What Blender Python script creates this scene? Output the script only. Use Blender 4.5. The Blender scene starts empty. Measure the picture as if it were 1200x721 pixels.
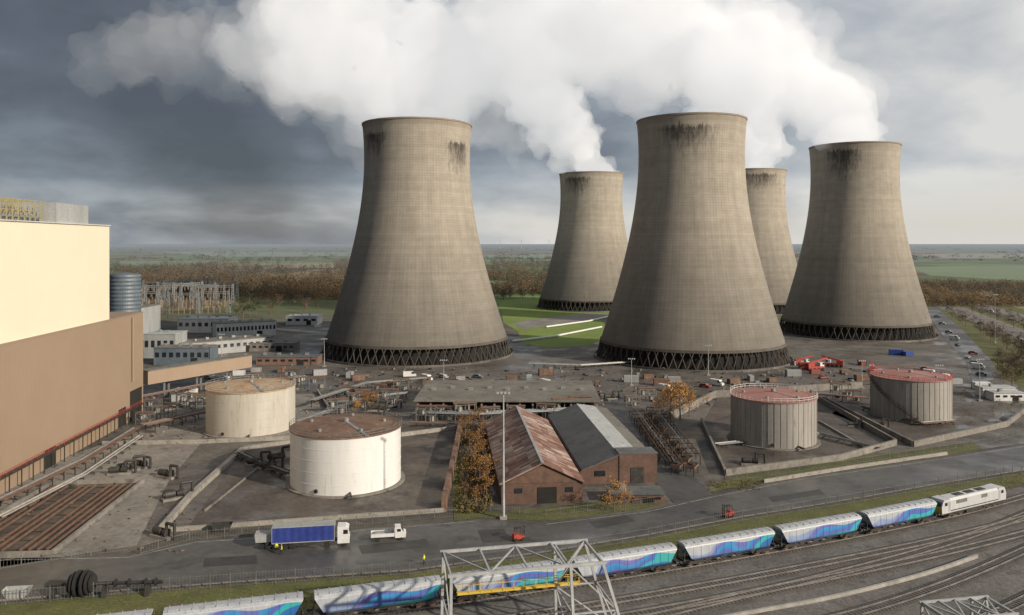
import bpy, bmesh, math, random
from mathutils import Vector, Matrix, noise as mnoise
random.seed(7)
R=random.Random(11)
scene=bpy.context.scene
COL=scene.collection
H=54.0; F=933.0
def G(u,v,z=0.0):
    """world position at height z of image pixel u, v cast from the camera"""
    k=(H-z)/(v-285.0)
    return Vector(((u-600.0)*k, F*k, z))
def GZ(u,v,Y):
    return Vector(((u-600.0)*Y/F, Y, H-(v-285.0)*Y/F))

# ------------------------------------------------------------------ materials
def newmat(name):
    m=bpy.data.materials.new(name); m.use_nodes=True
    nt=m.node_tree; b=nt.nodes['Principled BSDF']
    return m,nt,b
def N(nt,t,**kw):
    n=nt.nodes.new(t)
    for k,v in kw.items(): setattr(n,k,v)
    return n
def c4(c): return (c[0],c[1],c[2],1.0)
def ramp(nt,stops,fac=None,interp='LINEAR'):
    r=N(nt,'ShaderNodeValToRGB'); r.color_ramp.interpolation=interp
    e=r.color_ramp.elements
    while len(e)<len(stops): e.new(0.5)
    for i,(p,c) in enumerate(stops):
        e[i].position=p; e[i].color=c4(c) if len(c)==3 else c
    if fac is not None: nt.links.new(fac,r.inputs[0])
    return r
def noise(nt,vec,scale,detail=5,rough=0.6,dist=0.0):
    n=N(nt,'ShaderNodeTexNoise'); n.inputs['Scale'].default_value=scale
    n.inputs['Detail'].default_value=detail; n.inputs['Roughness'].default_value=rough
    n.inputs['Distortion'].default_value=dist
    if vec is not None: nt.links.new(vec,n.inputs['Vector'])
    return n
def mixc(nt,fac,a,b,mode='MIX'):
    m=N(nt,'ShaderNodeMix',data_type='RGBA',blend_type=mode)
    for s,val in ((0,fac),(6,a),(7,b)):
        if hasattr(val,'is_output'): nt.links.new(val,m.inputs[s])
        elif isinstance(val,(int,float)): m.inputs[s].default_value=val
        else: m.inputs[s].default_value=c4(val)
    return m.outputs[2]
def mth(nt,op,a,b=None,clamp=False,c=None):
    m=N(nt,'ShaderNodeMath',operation=op); m.use_clamp=clamp
    for i,val in enumerate((a,b,c)):
        if val is None: continue
        if hasattr(val,'is_output'): nt.links.new(val,m.inputs[i])
        else: m.inputs[i].default_value=val
    return m.outputs[0]
def grey(nt,v):
    cc=N(nt,'ShaderNodeCombineColor')
    for i in range(3): nt.links.new(v,cc.inputs[i])
    return cc.outputs[0]
def mapping(nt,vec,scale=(1,1,1),loc=(0,0,0)):
    m=N(nt,'ShaderNodeMapping'); m.inputs['Scale'].default_value=scale; m.inputs['Location'].default_value=loc
    nt.links.new(vec,m.inputs['Vector']); return m.outputs[0]
def bump(nt,b,h,strength=0.3,dist=0.1):
    n=N(nt,'ShaderNodeBump'); n.inputs['Strength'].default_value=strength; n.inputs['Distance'].default_value=dist
    nt.links.new(h,n.inputs['Height']); nt.links.new(n.outputs[0],b.inputs['Normal'])
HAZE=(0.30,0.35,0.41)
def haze(nt,col,k=1.0):  # aerial haze painted into the surface colour by distance from the origin
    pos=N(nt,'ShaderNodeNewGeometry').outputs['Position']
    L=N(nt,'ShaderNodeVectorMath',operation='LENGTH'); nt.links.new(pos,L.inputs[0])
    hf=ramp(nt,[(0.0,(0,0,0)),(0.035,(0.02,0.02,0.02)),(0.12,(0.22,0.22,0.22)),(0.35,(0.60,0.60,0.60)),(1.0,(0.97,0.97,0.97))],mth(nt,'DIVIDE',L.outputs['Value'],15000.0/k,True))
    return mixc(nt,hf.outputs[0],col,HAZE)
def weathered(name,c1,c2,scale=0.3,rough=0.8,metal=0.0,c3=None,streak=False,bmp=0.0,world=True,lo=0.35,hi=0.65,corr=None,fine=0.2,c3lo=0.55,hz=False,wet=False):
    m,nt,b=newmat(name)
    if world:
        vec=N(nt,'ShaderNodeNewGeometry').outputs['Position']
    else:
        vec=N(nt,'ShaderNodeTexCoord').outputs['Object']
    v2=mapping(nt,vec,(1,1,0.12)) if streak else vec
    n1=noise(nt,v2,scale,6,0.65)
    r=ramp(nt,[(lo,c1),(hi,c2)],n1.outputs[0])
    out=r.outputs[0]
    if c3 is not None:
        n2=noise(nt,v2,scale*3.1,4,0.6)
        rr=ramp(nt,[(c3lo,(0,0,0)),(c3lo+0.13,(1,1,1))],n2.outputs[0])
        out=mixc(nt,rr.outputs[0],out,c3)
    n3=noise(nt,vec,scale*12,3)
    r3=ramp(nt,[(0.3,(1-fine,)*3),(0.7,(1+fine*0.6,)*3)],n3.outputs[0])
    out=mixc(nt,1.0,out,r3.outputs[0],'MULTIPLY')
    if corr:
        ax,per,amt=corr
        s=N(nt,'ShaderNodeSeparateXYZ'); nt.links.new(N(nt,'ShaderNodeTexCoord').outputs['Object'],s.inputs[0])
        f=mth(nt,'SINE',mth(nt,'MULTIPLY',s.outputs[ax],2*math.pi/per))
        out=mixc(nt,1.0,out,grey(nt,mth(nt,'MULTIPLY_ADD',f,amt,c=1.0)),'MULTIPLY')
    elif bmp>0: bump(nt,b,n3.outputs[0],bmp,0.2)
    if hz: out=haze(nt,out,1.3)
    nt.links.new(out,b.inputs['Base Color'])
    b.inputs['Roughness'].default_value=rough; b.inputs['Metallic'].default_value=metal
    if wet:
        nw=noise(nt,vec,scale*0.9,5,0.6); rw=ramp(nt,[(0.45,(rough,)*3),(0.6,(0.28,)*3)],nw.outputs[0])
        nt.links.new(rw.outputs[0],b.inputs['Roughness'])
    return m
M={}
M['cream']=weathered('cream_cladding',(0.72,0.67,0.52),(0.76,0.715,0.565),0.02,0.6,corr=(1,1.8,0.008),fine=0.02)
M['brown']=weathered('brown_cladding',(0.285,0.21,0.15),(0.315,0.235,0.17),0.02,0.65,corr=(1,1.8,0.012),fine=0.03)
M['tankwhite']=weathered('white_tank_paint',(0.62,0.62,0.605),(0.70,0.70,0.685),0.5,0.5,c3=(0.53,0.50,0.45),streak=True,lo=0.3,hi=0.6,fine=0.05,c3lo=0.62)
M['tankcream']=weathered('cream_tank_paint',(0.42,0.395,0.34),(0.49,0.465,0.405),0.5,0.6,c3=(0.35,0.31,0.25),streak=True,fine=0.07,c3lo=0.58)
M['tankgrey']=weathered('grey_tank_paint',(0.25,0.235,0.215),(0.34,0.32,0.295),0.5,0.65,c3=(0.20,0.175,0.155),streak=True,fine=0.08,c3lo=0.58)
M['rustroof']=weathered('rusty_plate',(0.13,0.075,0.052),(0.21,0.13,0.09),0.25,0.8,c3=(0.27,0.19,0.14),bmp=0.2)
M['rustcream']=weathered('rusty_cream_plate',(0.38,0.23,0.12),(0.44,0.37,0.27),0.15,0.8,c3=(0.28,0.15,0.08))
M['redroof']=weathered('faded_red_plate',(0.32,0.13,0.11),(0.40,0.20,0.17),0.2,0.8,c3=(0.26,0.16,0.14))
M['asphalt']=weathered('asphalt',(0.064,0.063,0.062),(0.108,0.105,0.102),0.045,0.6,c3=(0.052,0.051,0.05),bmp=0.1,wet=True)
M['asphaltpatch']=weathered('asphalt_repair',(0.035,0.034,0.033),(0.055,0.053,0.051),0.3,0.5)
M['yard']=weathered('yard_surface',(0.078,0.071,0.064),(0.165,0.149,0.132),0.05,0.85,c3=(0.06,0.055,0.05),bmp=0.2,fine=0.3,wet=True)
M['bundfloor']=weathered('bund_floor',(0.065,0.055,0.048),(0.125,0.105,0.092),0.08,0.8,c3=(0.05,0.044,0.041),bmp=0.2,fine=0.3,wet=True)
M['rustyard']=weathered('rusty_sunken_floor',(0.045,0.037,0.032),(0.10,0.08,0.066),0.11,0.85,c3=(0.13,0.11,0.095),bmp=0.2,fine=0.3,wet=True)
M['ballast']=weathered('ballast',(0.115,0.108,0.10),(0.175,0.165,0.155),0.12,0.95,c3=(0.09,0.083,0.077),bmp=0.5,fine=0.3)
M['ballastdark']=weathered('oily_ballast',(0.065,0.06,0.056),(0.115,0.107,0.10),0.3,0.95,bmp=0.5,fine=0.3)
M['concrete']=weathered('concrete',(0.24,0.22,0.195),(0.34,0.32,0.285),0.3,0.85,c3=(0.16,0.145,0.13))
M['slab']=weathered('concrete_slab',(0.16,0.148,0.133),(0.25,0.232,0.207),0.08,0.85,c3=(0.11,0.10,0.09),fine=0.25)
M['grass']=weathered('grass',(0.075,0.085,0.025),(0.135,0.14,0.045),0.15,0.95,c3=(0.13,0.10,0.06),bmp=0.5,fine=0.4)
M['greengrass']=weathered('bright_grass',(0.12,0.18,0.03),(0.18,0.24,0.045),0.03,0.95,c3=(0.16,0.17,0.05),fine=0.15)
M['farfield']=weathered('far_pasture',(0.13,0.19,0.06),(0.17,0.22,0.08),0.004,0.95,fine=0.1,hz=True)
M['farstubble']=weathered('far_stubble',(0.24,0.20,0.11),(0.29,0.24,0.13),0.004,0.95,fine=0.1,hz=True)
M['steel']=weathered('galvanised_steel',(0.22,0.23,0.24),(0.34,0.35,0.36),0.5,0.5,0.3)
M['fence']=weathered('dull_fence_steel',(0.12,0.125,0.12),(0.20,0.20,0.195),0.5,0.6,0.2)
M['whitesteel']=weathered('pale_grey_painted_steel',(0.31,0.32,0.33),(0.44,0.45,0.455),0.6,0.5)
M['darksteel']=weathered('dark_steel',(0.03,0.03,0.03),(0.07,0.065,0.06),0.8,0.6,0.3)
M['rust']=weathered('rusty_steel',(0.10,0.06,0.043),(0.17,0.10,0.07),0.8,0.8)
M['pipe']=weathered('insulated_pipe',(0.27,0.255,0.235),(0.42,0.40,0.37),0.5,0.5,0.1)
M['yellow']=weathered('yellow_paint',(0.58,0.40,0.05),(0.66,0.48,0.08),0.6,0.5)
M['dullyellow']=weathered('faded_yellow_scaffold',(0.34,0.29,0.13),(0.42,0.36,0.18),0.6,0.5)
M['red']=weathered('red_paint',(0.36,0.04,0.03),(0.44,0.06,0.04),0.5,0.5)
M['dullred']=weathered('faded_red_paint',(0.22,0.05,0.04),(0.30,0.08,0.06),0.5,0.6)
M['blue']=weathered('blue_paint',(0.02,0.06,0.28),(0.03,0.08,0.34),0.5,0.5)
M['navy']=weathered('blue_curtain',(0.022,0.04,0.2),(0.035,0.06,0.27),0.5,0.45,world=False,corr=(0,1.3,0.15))
M['white']=weathered('white_paint',(0.60,0.60,0.59),(0.72,0.72,0.71),0.5,0.45)
M['greyroof']=weathered('grey_roof_sheet',(0.095,0.098,0.098),(0.145,0.148,0.148),0.12,0.7,c3=(0.08,0.08,0.08),corr=(1,1.1,0.08))
M['paleroof']=weathered('pale_roof_sheet',(0.38,0.40,0.40),(0.48,0.49,0.49),0.2,0.6,c3=(0.3,0.3,0.3),corr=(1,1.1,0.06))
M['flatroof']=weathered('felt_roof',(0.14,0.13,0.11),(0.21,0.20,0.175),0.1,0.85,c3=(0.11,0.10,0.09))
M['cladgrey']=weathered('grey_cladding',(0.28,0.29,0.29),(0.38,0.39,0.39),0.2,0.6,streak=True)
M['cladwhite']=weathered('white_cladding',(0.46,0.46,0.45),(0.58,0.58,0.56),0.2,0.6,streak=True)
M['bluegrey']=weathered('blue_grey_cladding',(0.09,0.12,0.15),(0.14,0.17,0.2),0.2,0.5)
M['glass']=weathered('dark_glazing',(0.012,0.015,0.02),(0.03,0.035,0.04),0.5,0.12)
M['black']=weathered('rubber',(0.012,0.012,0.012),(0.025,0.025,0.025),1.0,0.8)
M['dark']=weathered('dark_interior',(0.012,0.011,0.01),(0.022,0.02,0.018),0.2,0.95)
M['whiteline']=weathered('road_paint',(0.2,0.2,0.19),(0.6,0.6,0.58),0.8,0.7)
M['brick_far']=weathered('brick_far',(0.15,0.09,0.07),(0.21,0.13,0.10),0.4,0.85)
M['loco']=weathered('silver_loco_paint',(0.46,0.47,0.48),(0.56,0.57,0.58),0.5,0.4,0.1,streak=True,fine=0.06)
def brickmat():
    m,nt,b=newmat('brown_brick')
    tc=N(nt,'ShaderNodeTexCoord').outputs['Object']
    s=N(nt,'ShaderNodeSeparateXYZ'); nt.links.new(tc,s.inputs[0])
    cb=N(nt,'ShaderNodeCombineXYZ'); nt.links.new(mth(nt,'ADD',s.outputs[0],s.outputs[1]),cb.inputs[0]); nt.links.new(s.outputs[2],cb.inputs[1])
    br=N(nt,'ShaderNodeTexBrick'); nt.links.new(cb.outputs[0],br.inputs[0])
    br.inputs['Scale'].default_value=1.0; br.inputs['Brick Width'].default_value=0.5; br.inputs['Row Height'].default_value=0.16
    br.inputs['Mortar Size'].default_value=0.015
    br.inputs['Color1'].default_value=(0.105,0.06,0.047,1); br.inputs['Color2'].default_value=(0.145,0.082,0.062,1); br.inputs['Mortar'].default_value=(0.13,0.10,0.085,1)
    n=noise(nt,tc,0.3,6,0.7); r=ramp(nt,[(0.3,(0.6,0.6,0.6)),(0.7,(1.25,1.2,1.15))],n.outputs[0])
    nt.links.new(mixc(nt,1.0,br.outputs[0],r.outputs[0],'MULTIPLY'),b.inputs['Base Color']); b.inputs['Roughness'].default_value=0.9
    return m
M['brick']=brickmat()
def patchroof():
    m,nt,b=newmat('rusty_patched_corrugated_roof')
    tc=N(nt,'ShaderNodeTexCoord').outputs['Object']
    br=N(nt,'ShaderNodeTexBrick')
    s=N(nt,'ShaderNodeSeparateXYZ'); nt.links.new(tc,s.inputs[0])
    cb=N(nt,'ShaderNodeCombineXYZ'); nt.links.new(s.outputs[0],cb.inputs[1]); nt.links.new(s.outputs[1],cb.inputs[0])
    nt.links.new(cb.outputs[0],br.inputs[0])
    br.inputs['Scale'].default_value=1.0; br.inputs['Brick Width'].default_value=1.1; br.inputs['Row Height'].default_value=2.2
    br.inputs['Color1'].default_value=(0,0,0,1); br.inputs['Color2'].default_value=(1,1,1,1); br.inputs['Mortar'].default_value=(0.4,0.4,0.4,1)
    br.inputs['Mortar Size'].default_value=0.02
    n=noise(nt,tc,0.11,6,0.75)
    f=mth(nt,'ADD',mth(nt,'MULTIPLY',br.outputs[0],0.50),mth(nt,'MULTIPLY',mth(nt,'SUBTRACT',n.outputs[0],0.5),1.5))
    f=mth(nt,'ADD',f,0.27)
    r=ramp(nt,[(0.1,(0.09,0.045,0.034)),(0.35,(0.17,0.085,0.062)),(0.55,(0.25,0.14,0.105)),(0.72,(0.36,0.27,0.22)),(0.9,(0.48,0.44,0.40))],f)
    n2=noise(nt,mapping(nt,tc,(0.15,1.5,1)),1.2,5,0.7); r2=ramp(nt,[(0.3,(0.7,0.7,0.7)),(0.7,(1.2,1.2,1.2))],n2.outputs[0])
    nt.links.new(mixc(nt,1.0,r.outputs[0],r2.outputs[0],'MULTIPLY'),b.inputs['Base Color']); b.inputs['Roughness'].default_value=0.8
    return m
M['patchroof']=patchroof()
def towermat(seed,stains):
    m,nt,b=newmat('cooling_tower_concrete_%d'%seed)
    tc=N(nt,'ShaderNodeTexCoord').outputs['Object']
    s=N(nt,'ShaderNodeSeparateXYZ'); nt.links.new(tc,s.inputs[0])
    ang=mth(nt,'ARCTAN2',s.outputs[0],mth(nt,'MULTIPLY',s.outputs[1],-1.0))
    z=s.outputs[2]
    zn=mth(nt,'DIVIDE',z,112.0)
    cyl=N(nt,'ShaderNodeCombineXYZ'); nt.links.new(mth(nt,'MULTIPLY',ang,26.0),cyl.inputs[0]); nt.links.new(mth(nt,'MULTIPLY',z,0.10),cyl.inputs[1]); cyl.inputs[2].default_value=seed*13.0
    ns=noise(nt,cyl.outputs[0],0.35,6,0.68)
    nb=noise(nt,mapping(nt,tc,(1,1,1.4),(seed*9,0,0)),0.022,5,0.6)
    nm=noise(nt,mapping(nt,tc,(1,1,1.9),(seed*5,0,0)),0.16,5,0.7)
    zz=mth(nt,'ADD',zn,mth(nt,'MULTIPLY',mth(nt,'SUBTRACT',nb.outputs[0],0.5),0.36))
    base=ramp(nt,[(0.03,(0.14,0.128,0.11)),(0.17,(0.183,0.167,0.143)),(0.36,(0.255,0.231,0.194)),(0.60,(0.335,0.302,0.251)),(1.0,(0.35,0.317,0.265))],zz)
    st=ramp(nt,[(0.30,(0.84,0.84,0.84)),(0.68,(1.08,1.08,1.08))],ns.outputs[0])
    out=mixc(nt,1.0,base.outputs[0],st.outputs[0],'MULTIPLY')
    mm=ramp(nt,[(0.30,(0.87,0.865,0.86)),(0.70,(1.08,1.08,1.08))],nm.outputs[0])
    out=mixc(nt,1.0,out,mm.outputs[0],'MULTIPLY')
    lv=N(nt,'ShaderNodeCombineXYZ'); nt.links.new(mth(nt,'FLOOR',mth(nt,'DIVIDE',z,1.2)),lv.inputs[0]); lv.inputs[1].default_value=seed
    wn=N(nt,'ShaderNodeTexWhiteNoise'); nt.links.new(lv.outputs[0],wn.inputs[0])
    out=mixc(nt,1.0,out,grey(nt,mth(nt,'MULTIPLY_ADD',wn.outputs[0],0.11,c=0.945)),'MULTIPLY')
    ln=mth(nt,'GREATER_THAN',mth(nt,'FRACT',mth(nt,'DIVIDE',z,1.2)),0.82)
    out=mixc(nt,mth(nt,'MULTIPLY',ln,0.15),out,(0.08,0.07,0.06))
    # fine vertical wind ribs
    rib=mth(nt,'SINE',mth(nt,'MULTIPLY',ang,120.0))
    out=mixc(nt,1.0,out,grey(nt,mth(nt,'MULTIPLY_ADD',rib,0.035,c=1.0)),'MULTIPLY')
    rb=ramp(nt,[(0.968,(0,0,0)),(0.974,(1,1,1))],zn)
    out=mixc(nt,mth(nt,'MULTIPLY',rb.outputs[0],0.28),out,(0.20,0.15,0.11))
    cyl2=N(nt,'ShaderNodeCombineXYZ'); nt.links.new(mth(nt,'MULTIPLY',ang,26.0),cyl2.inputs[0]); nt.links.new(mth(nt,'MULTIPLY',z,0.2),cyl2.inputs[1]); cyl2.inputs[2].default_value=seed*3.3
    nst=noise(nt,cyl2.outputs[0],0.7,8,0.85)
    tot=None
    for (a0,w,ztop,ln_) in stains:
        da=mth(nt,'DIVIDE',mth(nt,'ABSOLUTE',mth(nt,'SUBTRACT',ang,a0)),w)
        fa=mth(nt,'SUBTRACT',1.0,mth(nt,'POWER',da,2.0),True)
        fz=mth(nt,'DIVIDE',mth(nt,'SUBTRACT',z,ztop-ln_),ln_,True)
        lim=mth(nt,'MULTIPLY_ADD',nst.outputs[0],9.0,c=ztop-4.5)
        up=mth(nt,'MULTIPLY',mth(nt,'SUBTRACT',lim,z),0.45,True)
        t=mth(nt,'MULTIPLY',mth(nt,'MULTIPLY',fa,mth(nt,'POWER',fz,0.8)),up)
        tot=t if tot is None else mth(nt,'MAXIMUM',tot,t)
    if tot is not None:
        k=mth(nt,'ADD',mth(nt,'MULTIPLY',tot,0.85),mth(nt,'MULTIPLY',mth(nt,'SUBTRACT',nst.outputs[0],0.5),1.6))
        kk=ramp(nt,[(0.30,(0,0,0)),(0.75,(0.88,0.88,0.88))],k)
        edge=mth(nt,'MULTIPLY',tot,3.5,True)
        out=mixc(nt,mth(nt,'MULTIPLY',kk.outputs[0],edge),out,(0.032,0.027,0.023))
    nt.links.new(out,b.inputs['Base Color']); b.inputs['Roughness'].default_value=0.95
    return m
# ------------------------------------------------------------------ mesh builder
class MB:
    def __init__(s): s.v=[]; s.f=[]; s.mi=[]; s.g=[]
    def add(s,vs,fs,mi=0):
        o=len(s.v); s.v+= [tuple(v) for v in vs]; s.f+=[tuple(i+o for i in f) for f in fs]; s.mi+=[mi]*len(fs)
        s.g.append((list(vs),list(fs)))
    def box(s,c,d,rz=0,mi=0):
        x,y,z=d[0]/2,d[1]/2,d[2]/2
        vs=[Vector((a,b,e)) for a in(-x,x) for b in(-y,y) for e in(-z,z)]
        if rz: 
            r=Matrix.Rotation(rz,3,'Z'); vs=[r@v for v in vs]
        vs=[v+Vector(c) for v in vs]
        s.add(vs,[(0,1,3,2),(4,6,7,5),(0,4,5,1),(2,3,7,6),(0,2,6,4),(1,5,7,3)],mi); return s
    def beam(s,p,q,w,h=None,mi=0):
        p=Vector(p);q=Vector(q);h=h or w;d=q-p
        if d.length<1e-6: return s
        t=d.normalized(); up=Vector((0,0,1)) if abs(t.z)<0.95 else Vector((1,0,0))
        a=t.cross(up).normalized()*w/2; b=a.cross(t).normalized()*h/2
        vs=[p-a-b,p+a-b,p+a+b,p-a+b,q-a-b,q+a-b,q+a+b,q-a+b]
        s.add(vs,[(3,2,1,0),(4,5,6,7),(0,1,5,4),(1,2,6,5),(2,3,7,6),(3,0,4,7)],mi); return s
    def cyl(s,p,q,r1,r2=None,n=10,mi=0,cap=True):
        p=Vector(p);q=Vector(q);r2=r1 if r2 is None else r2;t=(q-p).normalized()
        up=Vector((0,0,1)) if abs(t.z)<0.95 else Vector((1,0,0))
        a=t.cross(up).normalized(); b=t.cross(a).normalized()
        vs=[];fs=[]
        for i in range(n):
            w=2*math.pi*i/n; d=a*math.cos(w)+b*math.sin(w); vs+=[p+d*r1,q+d*r2]
        for i in range(n):
            j=(i+1)%n; fs.append((2*i,2*i+1,2*j+1,2*j))
        if cap: fs.append(tuple(2*i for i in range(n))); fs.append(tuple(2*i+1 for i in reversed(range(n))))
        s.add(vs,fs,mi); return s
    def lathe(s,prof,n=48,mi=0,c=(0,0)):
        vs=[];fs=[]
        for (r,z) in prof:
            for i in range(n):
                w=2*math.pi*i/n; vs.append((c[0]+r*math.cos(w),c[1]+r*math.sin(w),z))
        for k in range(len(prof)-1):
            for i in range(n):
                j=(i+1)%n; fs.append((k*n+i,k*n+j,(k+1)*n+j,(k+1)*n+i))
        s.add(vs,fs,mi); return s
    def extr(s,prof,x0,x1,mi=0,axis='x'):
        n=len(prof)
        if axis=='x': vs=[(x0,a,z) for a,z in prof]+[(x1,a,z) for a,z in prof]
        else: vs=[(a,x0,z) for a,z in prof]+[(a,x1,z) for a,z in prof]
        fs=[tuple(range(n)),tuple(reversed(range(n,2*n)))]+[(i,n+i,n+(i+1)%n,(i+1)%n) for i in range(n)]
        s.add(vs,fs,mi); return s
    def to(s,name,mats,parent=None,smooth=False,loc=None,fix=True):
        me=bpy.data.meshes.new(name); me.from_pydata(s.v,[],s.f)
        if not isinstance(mats,(list,tuple)): mats=[mats]
        for m in mats: me.materials.append(M[m] if isinstance(m,str) else m)
        me.polygons.foreach_set('material_index',s.mi)
        if fix:
            bm=bmesh.new(); bm.from_mesh(me); bmesh.ops.recalc_face_normals(bm,faces=bm.faces); bm.to_mesh(me); bm.free()
        if smooth:
            me.polygons.foreach_set('use_smooth',[True]*len(me.polygons))
            try: me.set_sharp_from_angle(angle=math.radians(35))
            except Exception: pass
        me.update()
        o=bpy.data.objects.new(name,me); COL.objects.link(o)
        if parent: o.parent=parent
        if loc is not None: o.location=loc
        return o
    def each(s,name,mat,parent,smooth=False):
        for vs,fs in s.g:
            b=MB(); b.add(vs,fs); b.to(name,mat,parent,smooth)
def tag(o,label,cat,group=None,kind=None):
    o['label']=label; o['category']=cat
    if group: o['group']=group
    if kind: o['kind']=kind
    return o
def root(name,label,cat,loc=(0,0,0),rz=0,group=None,kind=None):
    o=bpy.data.objects.new(name,None); COL.objects.link(o); o.location=loc; o.rotation_euler=(0,0,rz); o.empty_display_size=0.5
    return tag(o,label,cat,group,kind)
def clone(src,loc,rz=0,sc=None,label=None):
    def rec(o,par):
        c=o.copy(); COL.objects.link(c)
        c.parent=par; c.matrix_parent_inverse=o.matrix_parent_inverse.copy()
        for ch in list(o.children): rec(ch,c)
        return c
    kids=list(src.children)
    c=src.copy(); COL.objects.link(c)
    for k in kids: rec(k,c)
    c.location=loc; c.rotation_euler=(0,0,rz)
    if sc: c.scale=(sc,sc,sc) if not isinstance(sc,tuple) else sc
    if label: c['label']=label
    return c
def part_copies(src,parent,xforms):
    for (loc,rz) in xforms:
        c=src.copy(); COL.objects.link(c); c.parent=parent; c.location=loc; c.rotation_euler=(0,0,rz)
def sheet(name,pts,z,mat,label=None,cat='ground'):
    b=MB(); b.add([(p[0],p[1],z) for p in pts],[tuple(range(len(pts)))])
    o=b.to(name,mat,fix=False)
    if o.data.polygons[0].normal.z<0: o.data.flip_normals()
    return tag(o,label or name.replace('_',' '),cat,kind='structure')
def GP(l): return [G(u,v) for u,v in l]
# ------------------------------------------------------------------ camera
cam=bpy.data.cameras.new('camera'); co=bpy.data.objects.new('camera',cam); COL.objects.link(co)
co.location=(0,0,H); co.rotation_euler=(math.radians(90),0,0)
cam.sensor_width=36; cam.lens=36*F/1200; cam.shift_y=-75.5/1200; cam.clip_end=90000; cam.clip_start=1
scene.camera=co
scene.view_settings.view_transform='Standard'
try: scene.view_settings.look='None'
except Exception: pass
# ------------------------------------------------------------------ sun + world
EL=math.radians(23); AZ=math.radians(124)
sv=Vector((math.sin(AZ)*math.cos(EL),math.cos(AZ)*math.cos(EL),math.sin(EL)))
sl=bpy.data.lights.new('sun','SUN'); sl.energy=4.8; sl.angle=math.radians(1.2); sl.color=(1.0,0.875,0.71)
so=bpy.data.objects.new('sun',sl); COL.objects.link(so); so.rotation_euler=(-sv).to_track_quat('-Z','Y').to_euler()
w=bpy.data.worlds.new('World'); scene.world=w; w.use_nodes=True; nt=w.node_tree
bg=nt.nodes['Background']
sky=N(nt,'ShaderNodeTexSky'); sky.sky_type='NISHITA'; sky.sun_disc=False; sky.sun_elevation=EL; sky.sun_rotation=AZ
tc=N(nt,'ShaderNodeTexCoord').outputs['Generated']
s=N(nt,'ShaderNodeSeparateXYZ'); nt.links.new(tc,s.inputs[0])
x,y,z=s.outputs
n1=noise(nt,mapping(nt,tc,(1,1,1.6),(1.3,0,0.55)),2.8,6,0.45,0.25)
n2=noise(nt,mapping(nt,tc,(1,1,2.2),(3.1,1,0)),6.5,7,0.50,0.2)
n3=noise(nt,mapping(nt,tc,(1,1,4.0),(7.1,2,0)),6.5,5,0.5,0.2)
lin=mth(nt,'MULTIPLY_ADD',x,0.72,c=0.45)
v1=mth(nt,'ADD',lin,mth(nt,'MULTIPLY',mth(nt,'SUBTRACT',n1.outputs[0],0.5),1.25))
v2=mth(nt,'ADD',v1,mth(nt,'MULTIPLY',mth(nt,'SUBTRACT',n2.outputs[0],0.5),0.75))
low=mth(nt,'SUBTRACT',1.0,mth(nt,'DIVIDE',z,0.15),True)
v3=mth(nt,'ADD',v2,mth(nt,'MULTIPLY',low,mth(nt,'ADD',0.30,mth(nt,'MULTIPLY',mth(nt,'SUBTRACT',n3.outputs[0],0.5),1.0))))
cr=ramp(nt,[(0.0,(0.082,0.095,0.117)),(0.22,(0.122,0.141,0.171)),(0.42,(0.21,0.243,0.288)),(0.60,(0.345,0.385,0.435)),(0.78,(0.52,0.55,0.585)),(1.0,(0.78,0.775,0.755))],v3)
hz=mth(nt,'SUBTRACT',1.0,mth(nt,'DIVIDE',mth(nt,'ABSOLUTE',mth(nt,'SUBTRACT',z,0.02)),0.055),True)
br_=mth(nt,'MULTIPLY',mth(nt,'SUBTRACT',n3.outputs[0],0.44),2.5,True)
hz2=mth(nt,'MULTIPLY',hz,mth(nt,'ADD',mth(nt,'MULTIPLY_ADD',x,0.85,True,c=0.45),mth(nt,'MULTIPLY',br_,0.45),True))
cl=mixc(nt,mth(nt,'MULTIPLY',hz2,0.85),cr.outputs[0],(0.72,0.69,0.62))
skyc=mixc(nt,1.0,sky.outputs[0],(0.09,0.09,0.09),'MULTIPLY')
fin=mixc(nt,0.93,skyc,cl)
nt.links.new(fin,bg.inputs[0]); bg.inputs[1].default_value=0.95
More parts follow.
